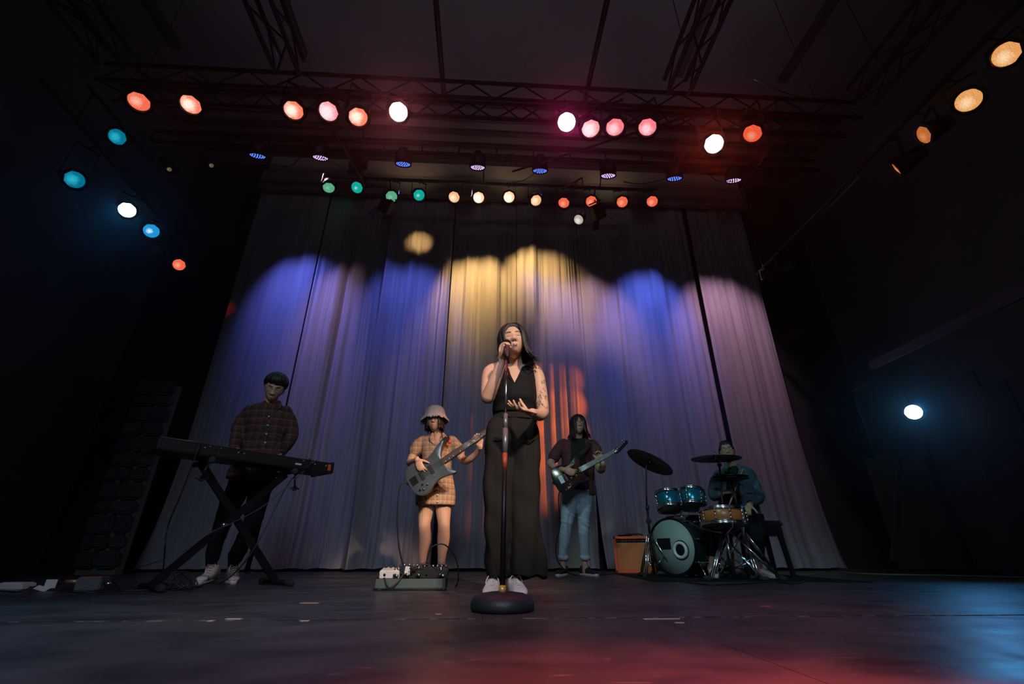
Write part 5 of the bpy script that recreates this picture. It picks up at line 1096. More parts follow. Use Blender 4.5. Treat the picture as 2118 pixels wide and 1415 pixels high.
def bassist():
    O = (at(895, 1190, 4.7).x, 4.7, 0); HM = head_matrix(899, 871, 4.72, yaw=-4, pitch=-2, roll=3, s=1.0)
    bm = BM(); head(bm, HM)
    limb_px(bm, [(904, 915, 4.77, .07), (904, 902, 4.76, .047), (902, 890, 4.75, .045), (900, 878, 4.74, .05)])
    rows(bm, [(880, 928, 908, 4.77, .06), (870, 936, 920, 4.77, .085), (875, 932, 945, 4.76, .09), (878, 932, 968, 4.76, .08), (868, 938, 990, 4.76, .1), (864, 940, 1020, 4.77, .11), (864, 938, 1036, 4.77, .09)], shrink=.015)
    w1, w2 = at(863, 951, 4.40), at(993, 923, 4.39)
    limbw(bm, [A(874, 915, 4.76, .048), A(864, 926, 4.75, .047), A(853, 945, 4.72, .043), A(848, 957, 4.68, .038)])
    limbw(bm, [A(848, 957, 4.68, .038), A(853, 957, 4.58, .036), A(858, 954, 4.48, .03), (w1, .025)])
    limbw(bm, [A(934, 915, 4.76, .048), A(944, 928, 4.74, .046), A(955, 947, 4.68, .040), A(961, 954, 4.64, .036)])
    limbw(bm, [A(961, 954, 4.64, .036), A(972, 950, 4.56, .034), A(985, 938, 4.48, .028), (w2, .023)])
    hand(bm, w1, V((.42, -.10, -.85)), V((.3, .9, .1)), V((.8, -.1, .45)), curls=(30, 38, 42, 46), spread=(8, 2, -4, -9), s=1.0)
    hand(bm, w2, V((-.12, .0, 1)), V((-.25, -.9, .15)), V((-.85, .1, .1)), curls=(62, 60, 56, 52), spread=(12, 4, -4, -12), s=1.0, thumb=(.7, .4, -.1))
    for x0, x1, x2, x3, s in ((884, 878, 874.5, 874, -1), (916, 918, 914, 913, 1)):
        limbw(bm, [A(x0, 1020, 4.77, .088), A((x0+x1)/2, 1055, 4.77, .076), A(x1, 1082, 4.75, .060), A(x1, 1092, 4.75, .058), A(x1-1*s, 1118, 4.79, .060), A(x2, 1148, 4.80, .042), A(x3, 1172, 4.80, .036), A(x3, 1190, 4.80, .04)])
    P = person(bm, skin, .0055, 'woman in beige checked short dress and fluffy white bucket hat playing the bass', O)
    face_parts(P, HM, eyes='open', mouth='closed', **FP)
    bm = BM(); sp = []
    hair_cap(bm, HM, lambda a: rad(60 if -sin(a) > .8 else 105), .014)
    for i in range(34): sp.append((AZ(-48+276*i/33), rad(98), .06+random.uniform(0, .03), .008, rad(20)))
    locks(bm, HM, sp, w=.018); part('hair', bm, mat('dark_brown_hair', (.03, .018, .014), .45, var=.5, scale=60), P)
    hat = mat('white_fleece', (.62, .55, .49), .95, var=.12, scale=40, bump=.6, bscale=90); bm = BM()
    Mh = HM @ Matrix.Translation((0, .010, .044)) @ Matrix.Rotation(rad(-7), 4, 'X')
    prof = [(.0, .122), (.045, .119), (.078, .106), (.098, .080), (.108, .045), (.113, .015), (.126, -.008), (.138, -.032), (.141, -.040), (.134, -.042), (.120, -.012), (.104, .012), (.097, .04), (.09, .07), (.05, .10), (0, .105)]
    nn = 40; rings = []
    for r, z in prof: rings.append([Mh @ V((r*cos(2*pi*i/nn)*(1+.015*sin(7*i)), r*1.05*sin(2*pi*i/nn)*(1+.015*sin(5*i)), z+(.006*sin(9*2*pi*i/nn) if r > .12 else 0))) for i in range(nn)])
    rings_to_faces(bm, rings, cap=False); bmesh.ops.remove_doubles(bm, verts=bm.verts, dist=.001); h = part('bucket_hat', bm, hat, P)
    bm = BM()
    for i in range(90):
        a = 2*pi*i/90+random.uniform(-.03, .03); r = .138; p = Mh @ V((r*cos(a), r*1.05*sin(a), -.035+.006*sin(9*a))); q = Mh @ V(((r+.010)*cos(a+.05), (r+.010)*1.05*sin(a+.05), -.044+random.uniform(-.012, .008))); sweep(bm, [p, q], [.008, .003], n=5, smooth_path=False)
    part('fluffy_trim', bm, hat, h)
    dr = plaid('beige_check', (.46, .30, .19), [((.13, .075, .05), .5, .06), ((.62, .46, .33), .2, .05), ((.20, .12, .08), .78, .035)], .052)
    bm = BM()
    rows(bm, [(884, 924, 902, 4.76, .055), (872, 933, 908, 4.77, .085), (867, 939, 917, 4.77, .105), (871, 937, 930, 4.76, .115), (873, 935, 948, 4.75, .115), (875, 934, 968, 4.76, .10), (868, 937, 985, 4.76, .115), (862, 941, 1010, 4.76, .125), (860, 942, 1030, 4.77, .13), (860, 941, 1046, 4.77, .135)])
    limb_px(bm, [(874, 913, 4.76, .062), (864, 922, 4.75, .064), (857, 934, 4.73, .062)]); limb_px(bm, [(934, 913, 4.76, .062), (943, 923, 4.74, .064), (950, 936, 4.70, .060)])
    d = garment(bm, .008, dr, P, 'checked_dress', folds(.004, 12, 12, .003, 30), cuts=lambda c: c.y < 4.74 and inpoly(*pix(c), [(892, 890), (897, 906), (903, 917), (912, 905), (915, 890)]))
    bm = BM()
    for s in (((894, 898), (893, 910), (902, 921)), ((917, 898), (921, 909), (908, 918))): sweep(bm, [at(x, y, 4.67-.01*i) for i, (x, y) in enumerate(s)], [.016, .024, .006], n=8, flat=.3, fdir=(0, -1, .4))
    part('collar', bm, dr, d)
    bm = BM()
    for y in (1000, 1012, 1024, 1038): p = at(905, y, 4.635); cyl(bm, p, p+V((0, -.01, 0)), .008, n=8)
    part('buttons', bm, white_rubber, d)
    bm = BM(); rows(bm, [(876, 934, 966, 4.76, .105), (876, 935, 972, 4.76, .107)]); part('waist_seam', bm, dr, d)
    bk = mat('black_leather', (.014, .013, .013), .4, var=.2)
    shoe(P, (-.05, -1), (at(875, 1180, 4.8).x, 4.80, 0), (bk, rubber, mat('grey_lace', (.2, .2, .2), .7)), L=.25, high=True)
    shoe(P, (.02, -1), (at(912, 1180, 4.8).x, 4.80, 0), (bk, rubber, mat('grey_lace', (.2, .2, .2), .7)), L=.25, high=True)
    st = mat('black_strap', (.015, .014, .014), .8); bm = BM()
    pts = [BMx @ V((.46, .165, -.03)), at(925, 905, 4.66), at(918, 901, 4.74), at(900, 908, 4.88), at(870, 950, 4.90), BMx @ V((0.0, .0, -.03))]
    sweep(bm, pts, .028, n=8, flat=.12, fdir=(.3, -.6, .6)); s_ = single('guitar_strap', bm, st, 'black strap running over the shoulder of the bass player', 'strap', tuple(pts[1]))
    bm = BM(); q = at(930, 914, 4.60); ellipsoid(bm, q, (.018, .012, .022)); part('strap_highlight', bm, mat('highlight_red', (.8, .06, .04), .3), s_, label='bright red highlight on the strap, made as a coloured bead')  # red highlight on the strap, shaped as a coloured bead
bassist()
stratO = [(0, .0), (.006, .08), (.04, .135), (.10, .155), (.165, .140), (.22, .118), (.275, .125), (.335, .150), (.385, .158), (.405, .145), (.385, .105), (.345, .065), (.335, .032), (.335, -.032), (.335, -.07), (.355, -.105), (.362, -.135), (.335, -.145), (.275, -.128), (.22, -.118), (.165, -.135), (.10, -.160), (.04, -.140), (.006, -.085)]
def strat_extras(t, M, W):
    pg = mat('tortoise_pickguard', (.06, .022, .014), .25, var=.6, scale=60); bm = BM()
    prism(bm, closed_cr([(.09, -.10), (.06, -.115), (.10, -.135), (.17, -.115), (.22, -.095), (.28, -.105), (.33, -.10), (.32, -.05), (.335, .03), (.36, .08), (.34, .105), (.27, .075), (.2, .05), (.13, .045), (.13, -.04)], 3), M @ Matrix.Translation((0, 0, .0)), .003); part('pickguard', bm, pg, t, label='tortoiseshell pickguard')
    bm = BM(); box(bm, (.085, 0, .006), (.045, .08, .014), None, .003); bm.transform(M); part('bridge', bm, mat('satin_nickel', (.35, .42, .42), .5, .7), t)
    for u, v in ((.14, -.085), (.105, -.105), (.075, -.12)):
        bm = BM(); p = M @ V((u, v, 0)); cyl(bm, p, p+W*.015, .010, .008, n=12); part('control_knob', bm, chrome, t)
gtr_m = mat('gloss_black', (.010, .011, .012), .16, 0, var=.1)
GO = at(1147, 1000, 5.02); GE = at(1303, 917, 4.95); GU = (GE-GO).normalized()
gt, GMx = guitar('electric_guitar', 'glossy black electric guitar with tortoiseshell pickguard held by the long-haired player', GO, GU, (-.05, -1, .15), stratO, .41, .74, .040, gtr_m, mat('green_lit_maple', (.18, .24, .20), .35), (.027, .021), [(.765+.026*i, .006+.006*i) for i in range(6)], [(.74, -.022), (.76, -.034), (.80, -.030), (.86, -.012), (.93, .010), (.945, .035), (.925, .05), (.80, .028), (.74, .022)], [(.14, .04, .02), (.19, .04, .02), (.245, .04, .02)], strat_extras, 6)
def guitarist():
    O = (at(1190, 1180, 5.3).x, 5.3, 0); HM = head_matrix(1195.5, 880, 5.30, yaw=0, pitch=2, roll=2, s=1.02)
    bm = BM(); head(bm, HM)
    limb_px(bm, [(1195, 916, 5.36, .08), (1195, 906, 5.35, .058), (1195, 894, 5.33, .056), (1195, 884, 5.31, .055)])
    rows(bm, [(1172, 1219, 912, 5.36, .07), (1163, 1228, 922, 5.36, .10), (1166, 1226, 950, 5.36, .10), (1170, 1222, 985, 5.37, .09), (1166, 1224, 1015, 5.37, .10)], shrink=.02)
    w1, w2 = at(1167, 972, 4.98), at(1246, 957, 5.0)
    limbw(bm, [A(1165, 920, 5.35, .052), A(1151, 938, 5.34, .047), A(1138, 960, 5.28, .042)]); limbw(bm, [A(1138, 960, 5.28, .042), A(1146, 966, 5.16, .038), A(1157, 970, 5.07, .031), (w1, .027)])
    limbw(bm, [A(1226, 922, 5.35, .052), A(1235, 945, 5.33, .047), A(1240, 970, 5.25, .042)]); limbw(bm, [A(1240, 970, 5.25, .042), A(1244, 972, 5.15, .040), A(1247, 965, 5.06, .033), (w2, .027)])
    hand(bm, w1, V((.85, -.15, -.30)), V((.1, 1, .2)), V((.35, 0, .9)), curls=(34, 44, 50, 55), s=1.05)
    hand(bm, w2, V((-.28, .0, 1)), V((-.3, -.9, .0)), V((-.85, .2, -.2)), curls=(55, 58, 58, 58), spread=(6, 2, -2, -7), s=1.08, thumb=(.7, .4, -.1))
    limb_px(bm, [(1176, 1020, 5.37, .08), (1171, 1089, 5.36, .050), (1167, 1125, 5.40, .038), (1165, 1150, 5.42, .030), (1164, 1183, 5.45, .036)]); limb_px(bm, [(1213, 1020, 5.37, .08), (1208, 1090, 5.36, .050), (1209, 1125, 5.40, .038), (1209, 1150, 5.42, .030), (1211, 1183, 5.45, .036)])
    P = person(bm, skin_m, .0065, 'long-haired man in jeans and open dark red shirt playing the electric guitar', O)
    face_parts(P, HM, eyes='open', mouth='small', **FP); glasses(P, HM, black_metal, glass_m)
    bm = BM(); sp = []
    hair_cap(bm, HM, lambda a: rad(46) if -sin(a) > .9 else rad(46+66*min(1, (.9+sin(a))/.4)), .014)
    for i in range(50): sp.append((AZ(-52+284*i/49+random.uniform(-2, 2)), rad(98), .13+random.uniform(-.02, .03), .04 if abs(cos(AZ(-52+284*i/49))) > .5 else .01, rad(6)))
    for d_ in (-60, -120, -67, -113): sp.append((AZ(d_), rad(76), 0, 0, rad(5)))
    locks(bm, HM, sp, w=.019); part('hair', bm, hair_m, P)
    tee = mat('black_tee', (.014, .018, .016), .9, spec=.15, var=.2); bm = BM()
    rows(bm, [(1180, 1211, 908, 5.36, .06), (1168, 1223, 916, 5.36, .09), (1165, 1226, 930, 5.35, .11), (1168, 1224, 955, 5.35, .11), (1170, 1222, 990, 5.36, .105), (1168, 1222, 1016, 5.36, .112)]); garment(bm, .01, tee, P, 't_shirt', folds(.005, 10, 12))
    op = plaid('dark_red_pattern', (.085, .022, .022), [((.03, .012, .012), .5, .12), ((.12, .045, .03), .2, .05)], .035); bm = BM()
    rows(bm, [(1176, 1214, 908, 5.37, .075), (1162, 1229, 917, 5.37, .115), (1160, 1231, 935, 5.36, .130), (1163, 1229, 965, 5.37, .13), (1164, 1229, 1000, 5.37, .125), (1164, 1231, 1025, 5.37, .13)])
    limb_px(bm, [(1166, 919, 5.35, .070), (1154, 932, 5.34, .072), (1145, 947, 5.31, .070)]); limb_px(bm, [(1225, 920, 5.35, .070), (1234, 936, 5.33, .072), (1238, 952, 5.29, .068)])
    garment(bm, .010, op, P, 'open_shirt', folds(.006, 10, 10, .004, 26), cuts=lambda c: c.y < 5.33 and inpoly(*pix(c), [(1183, 900), (1181, 920), (1182, 960), (1160, 990), (1150, 1040), (1219, 1040), (1217, 990), (1211, 950), (1210, 920), (1208, 900)]))
    jn = mat('faded_denim', (.27, .37, .42), .85, var=.35, scale=7, bump=.3, bscale=90, stretch=(1.5, 1.5, .8)); bm = BM()
    rows(bm, [(1166, 1226, 1008, 5.37, .10), (1162, 1227, 1022, 5.37, .115), (1168, 1220, 1040, 5.37, .06)])
    limb_px(bm, [(1180, 1016, 5.37, .10), (1178, 1040, 5.37, .094), (1175, 1062, 5.36, .082), (1171, 1088, 5.35, .066), (1168, 1115, 5.39, .064), (1165, 1140, 5.42, .052), (1165, 1154, 5.43, .050)]); limb_px(bm, [(1209, 1016, 5.37, .098), (1209, 1040, 5.37, .090), (1208, 1062, 5.36, .078), (1207, 1088, 5.35, .064), (1208, 1115, 5.39, .060), (1209, 1140, 5.42, .050), (1210, 1153, 5.43, .048)])
    def jf(c):
        k = math.exp(-((c.z-.55)/.13)**2)+.5*math.exp(-((c.z-.85)/.15)**2)
        return .004*noise.noise(V((c.x*10, c.y*10, c.z*10)))+k*.012*noise.noise(V((c.x*7, c.y*7, c.z*34+c.x*12)))
    j = garment(bm, .008, jn, P, 'jeans', jf)
    bm = BM()
    for x in (1165, 1210): sweep(bm, [at(x, 1149, 5.425), at(x, 1158, 5.43)], [.056, .055], n=16, ends=False, smooth_path=False)
    part('turn_up', bm, mat('denim_inside', (.33, .40, .44), .85), j)
    bk = mat('black_mesh_shoe', (.015, .015, .016), .7)
    shoe(P, (-.55, -1), (at(1166, 1180, 5.5).x, 5.48, 0), (bk, white_rubber, bk), L=.285); shoe(P, (.45, -1), (at(1209, 1180, 5.5).x, 5.48, 0), (bk, white_rubber, bk), L=.285)
    bm = BM(); pts = [GMx @ V((.40, .15, -.03)), at(1217, 922, 5.22), at(1213, 910, 5.33), at(1195, 916, 5.50), at(1168, 960, 5.52), GMx @ V((0, 0, -.03))]
    sweep(bm, pts, .028, n=8, flat=.12, fdir=(.3, -.6, .6)); single('guitar_strap', bm, mat('black_strap', (0, 0, 0)), 'black strap over the shoulder of the long-haired guitar player', 'strap', tuple(pts[1]))
guitarist()

# ================================================================ drums
def drum(name, label, c, ax, r, h, shell_m, nl=6, hoop=chrome, head_top=None, head_bot=None, group=None, badge=True, cat='drum'):
    """c centre, ax axis (towards the batter head)"""
    ax = V(ax).normalized(); x, y, z = frame(ax); M = basis(x, y, z, V(c)); t = thing(name, label, cat, tuple(c), group=group)
    bm = BM(); rings_to_faces(bm, [circ(V((0, 0, k)), V((1, 0, 0)), V((0, 1, 0)), rr, rr, 40) for rr, k in ((r*.97, -h/2), (r, -h/2+.004), (r, h/2-.004), (r*.97, h/2))]); bm.transform(M); part('shell', bm, shell_m, t)
    for s, hm, nm in ((1, head_top, 'batter_head'), (-1, head_bot, 'resonant_head')):
        bm = BM(); cyl(bm, M @ V((0, 0, s*(h/2+.001))), M @ V((0, 0, s*(h/2+.006))), r*.96, n=40); part(nm, bm, hm, t)
        bm = BM(); torus(bm, M @ V((0, 0, s*(h/2+.010))), ax, r+.006, .0055, 40, 8); torus(bm, M @ V((0, 0, s*(h/2-.012))), ax, r+.008, .004, 40, 6)
        lathe(bm, [(r+.006, -.014), (r+.009, -.010), (r+.009, .010), (r+.004, .012), (r+.004, -.014)], 40, M @ Matrix.Translation((0, 0, s*h/2)), cap=False); part('hoop', bm, hoop, t)
    for i in range(nl):
        a = 2*pi*(i+.3)/nl; d = V((cos(a), sin(a), 0)); bm = BM(); cyl(bm, M @ (d*(r+.012)+V((0, 0, -h/2))), M @ (d*(r+.012)+V((0, 0, h/2))), .004, n=8)
        for s in (-1, 1): cyl(bm, M @ (d*(r+.010)+V((0, 0, s*h*.12))), M @ (d*(r+.010)+V((0, 0, s*h*.36))), .009, n=8)
        part('lug', bm, chrome, t)
    return t, M
coated = mat('coated_head', (.32, .40, .37), .5, var=.05); clear = mat('smoky_head', (.36, .38, .32), .4)
blue_shell = mat('teal_sparkle_shell', (.02, .20, .30), .22, .5, var=.3, scale=200)
dark_shell = mat('black_green_shell', (.012, .03, .03), .2, .3); red_shell = mat('dark_cherry_shell', (.045, .008, .008), .25); wood_shell = mat('amber_wood_shell', (.50, .17, .05), .3, var=.3, scale=8, stretch=(1, 1, 12))
BC = at(1392, 1145, 4.95); BC.z = .285; BN = V((-.82, -.57, 0)).normalized(); BR = .262
t, M = drum('bass_drum', 'large bass drum with pale front head, white port ring and black square', BC-BN*.19, BN, BR, .38, dark_shell, 8, black_metal, coated, clear)
x_, y_, z_ = frame(BN); Mf = basis(x_, y_, z_, BC+BN*.002)
# picture right on the head: choose the horizontal axis of the disc
hx = V((-BN.y, BN.x, 0)).normalized(); hx = hx if hx.x > 0 else -hx; Mf = basis(hx, V((0, 0, 1)), BN, BC+BN*.006)
bm = BM(); torus(bm, Mf @ V((.095, -.035, .004)), BN, .066, .016, 36, 10); part('port_ring', bm, mat('white_port_ring', (.78, .76, .72), .35), t, label='white ring round the port hole')
bm = BM(); cyl(bm, Mf @ V((.095, -.035, .0)), Mf @ V((.095, -.035, .003)), .064, n=32); part('port_hole', bm, matte_black, t)
bm = BM(); torus(bm, Mf @ V((.100, -.035, .001)), BN, .086, .006, 36, 6); part('port_patch', bm, black_plastic, t)
bm = BM(); box(bm, (-.085, .025, .002), (.155, .105, .003)); bm.transform(Mf); part('tape_square', bm, matte_black, t, label='black cloth square')
for s in (-1, 1):
    bm = BM(); a = BC-BN*.10+hx*s*.20+V((0, 0, -.10)); cyl(bm, a, a+BN*.10+hx*s*.13+V((0, 0, -.178)), .006, n=8); part('spur', bm, chrome, t)
    bm = BM(); box(bm, a, (.03, .03, .05), None, .004); part('spur_bracket', bm, chrome, t)
for sx, px_, py_, ax_, lab in ((-1, 1384, 1037, (.06, .30, 1), 'small rack tom nearer the tilted crash cymbal, blue-green shell'), (1, 1431, 1032, (.16, .28, 1), 'small rack tom nearer the snare drum, blue shell')):
    c = at(px_, py_, 4.92 if sx < 0 else 4.90); tt, MT = drum('rack_tom', lab, c, ax_, .128, .155, blue_shell, 6, chrome, coated, clear, group='rack toms over the bass drum')
    bm = BM(); d = V(((-sx)*1.0, .1, 0)).normalized(); q = c+d*.135; box(bm, q, (.03, .05, .06), None, .006); part('mounting_bracket', bm, chrome, tt)
    bm = BM(); p0 = BC-BN*.19+hx*(.035*sx)+V((0, 0, BR-.01)); wire(bm, [p0, p0+V((0, 0, .16)), V((q.x, q.y, q.z-.01)), q], .010, 10, 4); part('tom_arm', bm, chrome, t)
bm = BM(); box(bm, BC-BN*.19+V((0, 0, BR+.012)), (.12, .08, .03), None, .006); part('tom_mount', bm, chrome, t)
c = at(1425, 1100, 5.45); ft_c = V((c.x+.02, 5.45, .40)); tt, MT = drum('floor_tom', 'dark cherry floor tom standing behind the bass drum', ft_c, (0, 0, 1), .24, .38, red_shell, 8, black_metal, coated, clear)
for i in range(3):
    a = 2*pi*i/3+.5; bm = BM(); d = V((cos(a), sin(a), 0)); p = ft_c+d*.262; wire(bm, [V((p.x, p.y, .5)), V((p.x, p.y, .12)), V((p.x+d.x*.03, p.y+d.y*.03, .012))], .006, 8, 2); part('leg', bm, chrome, tt)
SN = at(1495, 1070, 4.42); tt, MT = drum('snare_drum', 'shallow amber wooden snare drum with chrome hoops on its stand', SN, (.04, .08, 1), .192, .125, wood_shell, 10, chrome, coated, clear)
def tripod(t, x, y, apex, spread, r=.010, a0=0.5, double=True, foot=.0, nleg=3, lowz=.10, m=chrome):
    for i in range(nleg):
        a = a0+2*pi*i/nleg; d = V((cos(a), sin(a), 0)); tn = V((-d.y, d.x, 0)); B = V((x, y, 0)); lo = B+d*spread+V((0, 0, .02)); bm = BM()
        for s in ((-1, 1) if double else (0,)): cyl(bm, B+V((0, 0, apex))+d*.02+tn*s*.012, lo+tn*s*.010, r*.75 if double else r, n=8)
        part('leg', bm, m, t)
        bm = BM(); cyl(bm, B+d*.02+V((0, 0, lowz)), B+d*spread*.55+V((0, 0, apex*.45+.005)), .006, n=6); part('brace', bm, m, t)
        bm = BM(); sweep(bm, [lo-d*.02+V((0, 0, .006)), lo+d*.03+V((0, 0, .002))], [.017, .022], n=10, smooth_path=False); part('rubber_foot', bm, rubber, t)
tt = thing('snare_stand', 'chrome stand under the amber snare drum', 'stand', (SN.x, SN.y, 0))
bm = BM(); cyl(bm, (SN.x, SN.y, .08), (SN.x, SN.y, SN.z-.14), .012); part('tube', bm, chrome, tt); tripod(tt, SN.x, SN.y, .30, .25, a0=1.2)
for i in range(3):
    a = .4+2*pi*i/3; d = V((cos(a), sin(a), 0)); bm = BM(); wire(bm, [V((SN.x, SN.y, SN.z-.14)), SN+d*.18+V((0, 0, -.10)), SN+d*.207+V((0, 0, -.075)), SN+d*.210+V((0, 0, -.045))], .007, 8, 3); part('basket_arm', bm, chrome, tt)
brass = mat('dark_bronze_cymbal', (.040, .038, .034), .36, .8, var=.3, scale=4, stretch=(1, 1, 40), bump=.05)
def cymbal(name, label, c, ax, r, group=None, loc=None, parent=None, flip=1):
    x, y, z = frame(V(ax)); M = basis(x, y, z, V(c)); bm = BM(); f = flip
    lathe(bm, [(.0, .020*f), (.018, .020*f), (.03, .015*f), (.045, .004*f), (.05, .0), (r*.6, -.008*f), (r, -.020*f), (r, -.0225*f), (r*.6, -.0105*f), (.05, -.0025*f), (.04, .003*f), (.0, .016*f)], 48, M, cap=False); bmesh.ops.remove_doubles(bm, verts=bm.verts, dist=.0006)
    return single(name, bm, brass, label, 'cymbal', tuple(c), group) if not parent else part(name, bm, brass, parent)
CR = at(1345, 953, 5.05); cax = V((.50, .02, .86)).normalized()
cymbal('crash_cymbal', 'large dark crash cymbal tilted steeply beside the guitar player', CR, cax, .26)
tt = thing('cymbal_stand', 'thin black cymbal stand holding the tilted crash cymbal', 'stand', (CR.x, 5.05, 0))
hb = at(1336, 962, 5.05); bx = at(1346, 1120, 5.05)
bm = BM(); wire(bm, [CR-cax*.03, hb-V((0, 0, .02)), at(1338, 1050, 5.05)], .009, 8, 3); part('upper_tube', bm, black_metal, tt)
bm = BM(); cyl(bm, CR-cax*.035, CR+cax*.05, .005, n=8); cyl(bm, CR+cax*.02, CR+cax*.035, .016, n=12); part('wing_nut', bm, chrome, tt)
bm = BM(); cyl(bm, at(1338, 1045, 5.05), at(1346, 1130, 5.05), .0125, n=12); part('middle_tube', bm, black_metal, tt)
bm = BM(); q = at(1339, 1050, 5.05); cyl(bm, q-V((0, 0, .02)), q+V((0, 0, .02)), .02); part('collar', bm, black_plastic, tt); bm = BM(); q = at(1342, 1078, 5.05); box(bm, q, (.05, .05, .045), None, .008); part('clutch', bm, black_plastic, tt)
sx_ = at(1346, 1130, 5.05); bm = BM(); cyl(bm, (sx_.x, 5.05, .03), (sx_.x, 5.05, .36), .0145, n=12); part('lower_tube', bm, black_metal, tt); tripod(tt, sx_.x, 5.05, .40, .21, a0=4.0)
RD = at(1480, 945, 4.72); cymbal('ride_cymbal', 'wide flat dark cymbal passing in front of the face of the drummer', RD, (.02, -.02, 1), .25)
rb = ground(1512, 1200); rbY = 4.45
tt = thing('cymbal_stand', 'tall chrome-legged stand holding the flat ride cymbal', 'stand', (at(1512, 1150, rbY).x, rbY, 0)); rx = tt.location.x
bm = BM(); cyl(bm, RD-V((0, 0, .04)), RD+V((0, 0, .055)), .005, n=8); cyl(bm, RD+V((0, 0, .022)), RD+V((0, 0, .034)), .015); part('wing_nut', bm, chrome, tt)
bm = BM(); q = at(1488, 962, 4.70); box(bm, q, (.035, .04, .035), None, .006); cyl(bm, RD-V((0, 0, .03)), q, .008); part('tilter', bm, black_metal, tt)
bm = BM(); cyl(bm, q, (rx, rbY, .55), .010, n=12); part('upper_tube', bm, black_metal, tt)
bm = BM(); cyl(bm, (rx, rbY, .58), (rx, rbY, .05), .0145, n=12); part('lower_tube', bm, chrome, tt)
bm = BM(); q2 = V((rx, rbY, .58)); cyl(bm, q2-V((0, 0, .03)), q2+V((0, 0, .03)), .022); part('clutch', bm, chrome, tt)
tripod(tt, rx, rbY, .42, .36, r=.013, a0=3.7)
HH_ = at(1525, 989, 4.62)
hx0 = at(1549, 1150, 4.60).x
tt = thing('hi_hat_stand', 'chrome hi-hat stand with foot pedal and a pair of small cymbals before the jacketed drummer', 'stand', (hx0, 4.62, 0)); HH_.x = hx0-.02
for k, f in ((.010, 1), (-.012, -1)): cymbal('hi_hat_cymbal', '', HH_+V((0, 0, k)), (0, 0, 1), .17, parent=tt, flip=f)
bm = BM(); cyl(bm, (HH_.x, 4.62, HH_.z+.10), (hx0, 4.62, .5), .004, n=8); part('rod', bm, chrome, tt)
bm = BM(); cyl(bm, (HH_.x+.004, 4.62, HH_.z-.04), (hx0, 4.62, .52), .012); part('upper_tube', bm, black_metal, tt)
bm = BM(); cyl(bm, (hx0, 4.62, .54), (hx0, 4.62, .04), .016); cyl(bm, (hx0, 4.62, .50), (hx0, 4.62, .56), .023); part('lower_tube', bm, chrome, tt)
tripod(tt, hx0, 4.62, .40, .30, r=.011, a0=.2)
bm = BM(); box(bm, (hx0, 4.74, .045), (.075, .27, .012), Matrix.Rotation(rad(14), 3, 'X'), .004); part('footboard', bm, chrome, tt)
pc = BC-BN*.52; tt = thing('kick_pedal', 'chrome kick pedal clamped behind the bass drum', 'pedal', (pc.x, pc.y, 0)); Mp = basis(hx, -BN, V((0, 0, 1)), V((pc.x, pc.y, 0)))
bm = BM(); box(bm, (0, .10, .06), (.08, .26, .012), Matrix.Rotation(rad(12), 3, 'X'), .004); bm.transform(Mp); part('footboard', bm, chrome, tt)
bm = BM()
for s in (-1, 1): cyl(bm, (s*.06, -.04, 0.01), (s*.06, -.04, .20), .009, n=8)
cyl(bm, (-.07, -.04, .19), (.07, -.04, .19), .007, n=8); bm.transform(Mp); part('frame', bm, chrome, tt)
bm = BM(); cyl(bm, (0, -.04, .19), (0, -.03, .33), .005, n=8); ellipsoid(bm, (0, -.045, .33), (.025, .03, .025)); bm.transform(Mp); part('beater', bm, black_plastic, tt)
# drummer's bench
bx_ = at(1590, 1090, 5.05); tt = thing('bench', 'black bench with a padded blue-lit seat under the drummer', 'stool', (bx_.x-.14, 5.12, 0)); cx, cy = bx_.x-.14, 5.12; sz = .50
bm = BM(); box(bm, (cx, cy, sz), (.50, .34, .07), None, .022); part('seat', bm, mat('black_vinyl', (.012, .016, .022), .3), tt)
bm = BM(); box(bm, (cx, cy, sz-.075), (.46, .30, .075)); part('apron', bm, black_metal, tt, sm=False)
for a, b in ((-1, -1), (1, -1), (-1, 1), (1, 1)):
    bm = BM(); vs = [(cx+a*.20, cy+b*.13), (cx+a*.235, cy+b*.155)]; rings_to_faces(bm, [[V((vs[0][0]+i*.022, vs[0][1]+j*.022, sz-.06)) for i, j in ((-1, -1), (1, -1), (1, 1), (-1, 1))], [V((vs[1][0]+i*.018, vs[1][1]+j*.018, 0)) for i, j in ((-1, -1), (1, -1), (1, 1), (-1, 1))]]); part('leg', bm, black_metal, tt, sm=False)
